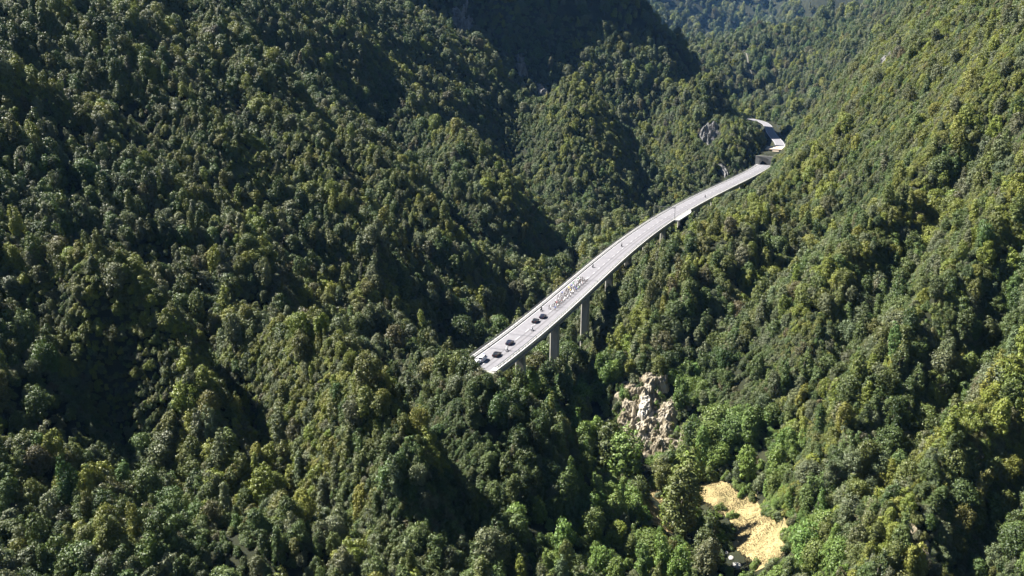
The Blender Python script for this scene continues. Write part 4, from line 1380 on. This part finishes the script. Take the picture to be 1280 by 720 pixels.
def bike_mesh():
    mb = MB()
    for y in (-.5, .5): mb.ring((0, y, .34), (1, 0, 0), .315, .022, 22, 6, 1)
    for y in (-.5, .5):
        for k in range(6):
            a = k * math.pi / 3; mb.tube((0, y, .34), (0, y + .3 * math.cos(a), .34 + .3 * math.sin(a)), .004, .004, 4, 1)
    A, B, C_, D = (0, -.08, .29), (0, -.2, .86), (0, .36, .86), (0, .42, .7)
    for a, b in ((A, B), (B, C_), (A, D), (C_, D), (D, (0, .5, .34)), (A, (0, -.5, .34)), ((0, -.18, .78), (0, -.5, .34)), (B, (0, -.21, .95)), (C_, (0, .40, .98))): mb.tube(a, b, .018, .016, 7, 0)
    mb.box((0, -.2, .965), (.13, .27, .05), 1, taper=.8)
    mb.tube((-.21, .46, .98), (.21, .46, .98), .014, .014, 7, 1)
    for s_ in (-1, 1): mb.tube((s_ * .21, .46, .98), (s_ * .21, .54, .93), .014, .014, 6, 1); mb.tube((s_ * .21, .54, .93), (s_ * .21, .48, .86), .014, .012, 6, 1)
    mb.tube((-.09, -.08, .29), (.09, -.08, .29), .09, .09, 12, 1)
    o = mb.build('bicycle', [VM['frame'], VM['tyre']])
    me = o.data; bpy.data.objects.remove(o)
    return me


JERSEY = [('white', (.75, .75, .75)), ('black', (.02, .02, .022)), ('red', (.5, .03, .03)), ('blue', (.04, .1, .42)), ('yellow', (.7, .55, .06)), ('pink', (.7, .22, .36)), ('grey', (.3, .3, .32)), ('green', (.06, .3, .12))]
for nm, col in JERSEY: VM['j_' + nm] = simple(nm + '_jersey', col, 0.65)
base_r = [rider_mesh('person', 0.0, False, 1), rider_mesh('person', 0.03, False, -1)]
RIDERS, HELM = {}, {}
for nm, _c in JERSEY:
    for v_ in (0, 1):
        me = base_r[v_].copy(); me.materials[0] = VM['j_' + nm]; RIDERS[nm, v_] = me
for v_ in (0, 1):
    for nm in ('white', 'black', 'red'): HELM[nm, v_] = helmet_mesh('helmet', VM['j_' + nm], False, .03 * v_)
BIKE = bike_mesh()
# the bunch: seen from (689,387) to (735,351), on the left two thirds of the road
ya, yb = at_z(689, 387.5, 0)[1], at_z(736, 350.5, 0)[1]
spots = []
g_ = np.random.default_rng(3)
tries = 0
while len(spots) < 84 and tries < 9000:
    tries += 1
    f = g_.random() ** 0.8
    y = ya + (yb - ya) * f
    half = 2.5 if f > .3 else 1.6
    o_ = g_.uniform(-half, half) - 0.7 + (0.6 if f < .3 else 0)
    if all(abs(y - q[0]) > 1.85 or abs(o_ - q[1]) > .62 for q in spots): spots.append((y, o_))
spots.sort(key=lambda q: -q[0])
ORD = lambda k: f"{k}{'th' if 10 <= k % 100 <= 20 else {1: 'st', 2: 'nd', 3: 'rd'}.get(k % 10, 'th')}"
bend = lambda o: o
for k, (y, o_) in enumerate(spots):
    t = deck_dir(y); nn = np.array([t[1], -t[0]]); q = np.array([deck_x(y), y]) + nn * o_
    rz = -math.atan2(t[0], t[1]) + g_.normal(0, .03)
    nm = JERSEY[int(g_.choice(8, p=[.30, .31, .015, .045, .02, .01, .28, .02]))][0]; v_ = int(g_.integers(2)); hn = ('white', 'black', 'red')[int(g_.choice(3, p=[.5, .47, .03]))]
    b = bpy.data.objects.new('bicycle', BIKE); COL.objects.link(b); b.location = (q[0], q[1], .012); b.rotation_euler = (0, 0, rz)
    tag(b, f'racing bicycle under the {nm}-jerseyed rider who is {ORD(k + 1)} from the front of the bunch', 'bicycle', 'racing bicycles in the bunch')
    p = bpy.data.objects.new('person', RIDERS[nm, v_]); COL.objects.link(p); p.location = b.location; p.rotation_euler = b.rotation_euler
    tag(p, f'crouched cyclist in {nm} jersey and {hn} helmet, {ORD(k + 1)} from the front of the bunch', 'person', 'cyclists in the bunch')
    h = bpy.data.objects.new('helmet', HELM[hn, v_]); COL.objects.link(h); h.parent = p


def make_moto(paint):
    root = empty('motorcycle')
    mb = MB()
    mb.box((0, .25, .82), (.34, .55, .3), taper=.75); mb.box((0, -.35, .86), (.3, .75, .16), taper=.8); mb.box((0, .05, .5), (.36, .6, .4), taper=.9); mb.box((0, -.78, .92), (.34, .4, .34), taper=.85); mb.box((0, .62, .95), (.42, .26, .4), taper=.6)
    mb.build('body', paint, root)
    mb = MB(); mb.box((0, .74, 1.24), (.36, .03, .34), rot=Matrix.Rotation(-.5, 3, 'X')); mb.build('windshield', VM['glass'], root)
    for y in (-.75, .8):
        mb = MB(); mb.ring((0, y, .32), (1, 0, 0), .24, .08, 20, 8); wq = mb.build('wheel', VM['tyre'], root, True)
        mb = MB(); mb.tube((-.05, y, .32), (.05, y, .32), .17, .17, 12); mb.build('rim', VM['rim'], wq)
    mb = MB(); mb.tube((-.36, .42, 1.06), (.36, .42, 1.06), .018, .018, 6)
    for s_ in (-.09, .09): mb.tube((s_, .45, 1.04), (s_, .8, .32), .03, .03, 7)
    mb.build('handlebar', VM['rim'], root)
    mb = MB(); mb.tube((0, .75, .95), (0, .79, .95), .1, .1, 12); mb.build('headlight', VM['lamp'], root)
    return root


mr = rider_mesh('person', 0.08, True)
mr.materials[0] = VM['shorts']
mrg = mr.copy(); mrg.materials[0] = VM['j_grey']
mh = helmet_mesh('helmet', VM['j_white'], True, .08); mhb = helmet_mesh('helmet', VM['j_black'], True, .08)
for px, py, paint, light, where in ((676.5, 387.5, 'black', 0, 'between the leading car and the bunch'), (633.5, 437.5, 'white', 1, 'between the last two cars'), (664.8, 412.0, 'white', 1, 'behind the middle pair of cars'),
                                    (741.0, 333.5, 'black', 0, 'just ahead of the bunch near the left railing'), (777.0, 307.5, 'black', 0, 'midway along the bridge near the left railing'), (881.5, 246.0, 'black', 0, 'far ahead beyond the gantry')):
    m_ = place(make_moto(VM[paint]), px, py)
    tag(m_, f'{"pale" if light else "dark"} motorcycle on the bridge {where}', 'motorcycle', 'race motorcycles')
    p = bpy.data.objects.new('person', mrg if light else mr); COL.objects.link(p); p.location = m_.location; p.rotation_euler = m_.rotation_euler
    tag(p, f'motorcyclist in {"grey" if light else "dark"} suit riding the motorcycle {where}', 'person', 'race motorcyclists')
    h = bpy.data.objects.new('helmet', mh if light else mhb); COL.objects.link(h); h.parent = p

# ------------------------------------------------------------------ the air
mb = MB(); mb.box((0, 2300, 420), (9000, 5200, 1080))
hz = mb.build('haze', None)
m = bpy.data.materials.new('haze'); m.use_nodes = True
t = m.node_tree
for n_ in list(t.nodes):
    if n_.type == 'BSDF_PRINCIPLED': t.nodes.remove(n_)
vol = t.nodes.new('ShaderNodeVolumePrincipled')
vol.inputs['Color'].default_value = (0.22, 0.5, 1.0, 1); vol.inputs['Density'].default_value = 0.00002; vol.inputs['Anisotropy'].default_value = 0.0
t.links.new(vol.outputs[0], t.nodes['Material Output'].inputs['Volume'])
hz.data.materials.append(m)
tag(hz, 'thin blue summer haze over the valley', 'haze', kind='stuff')
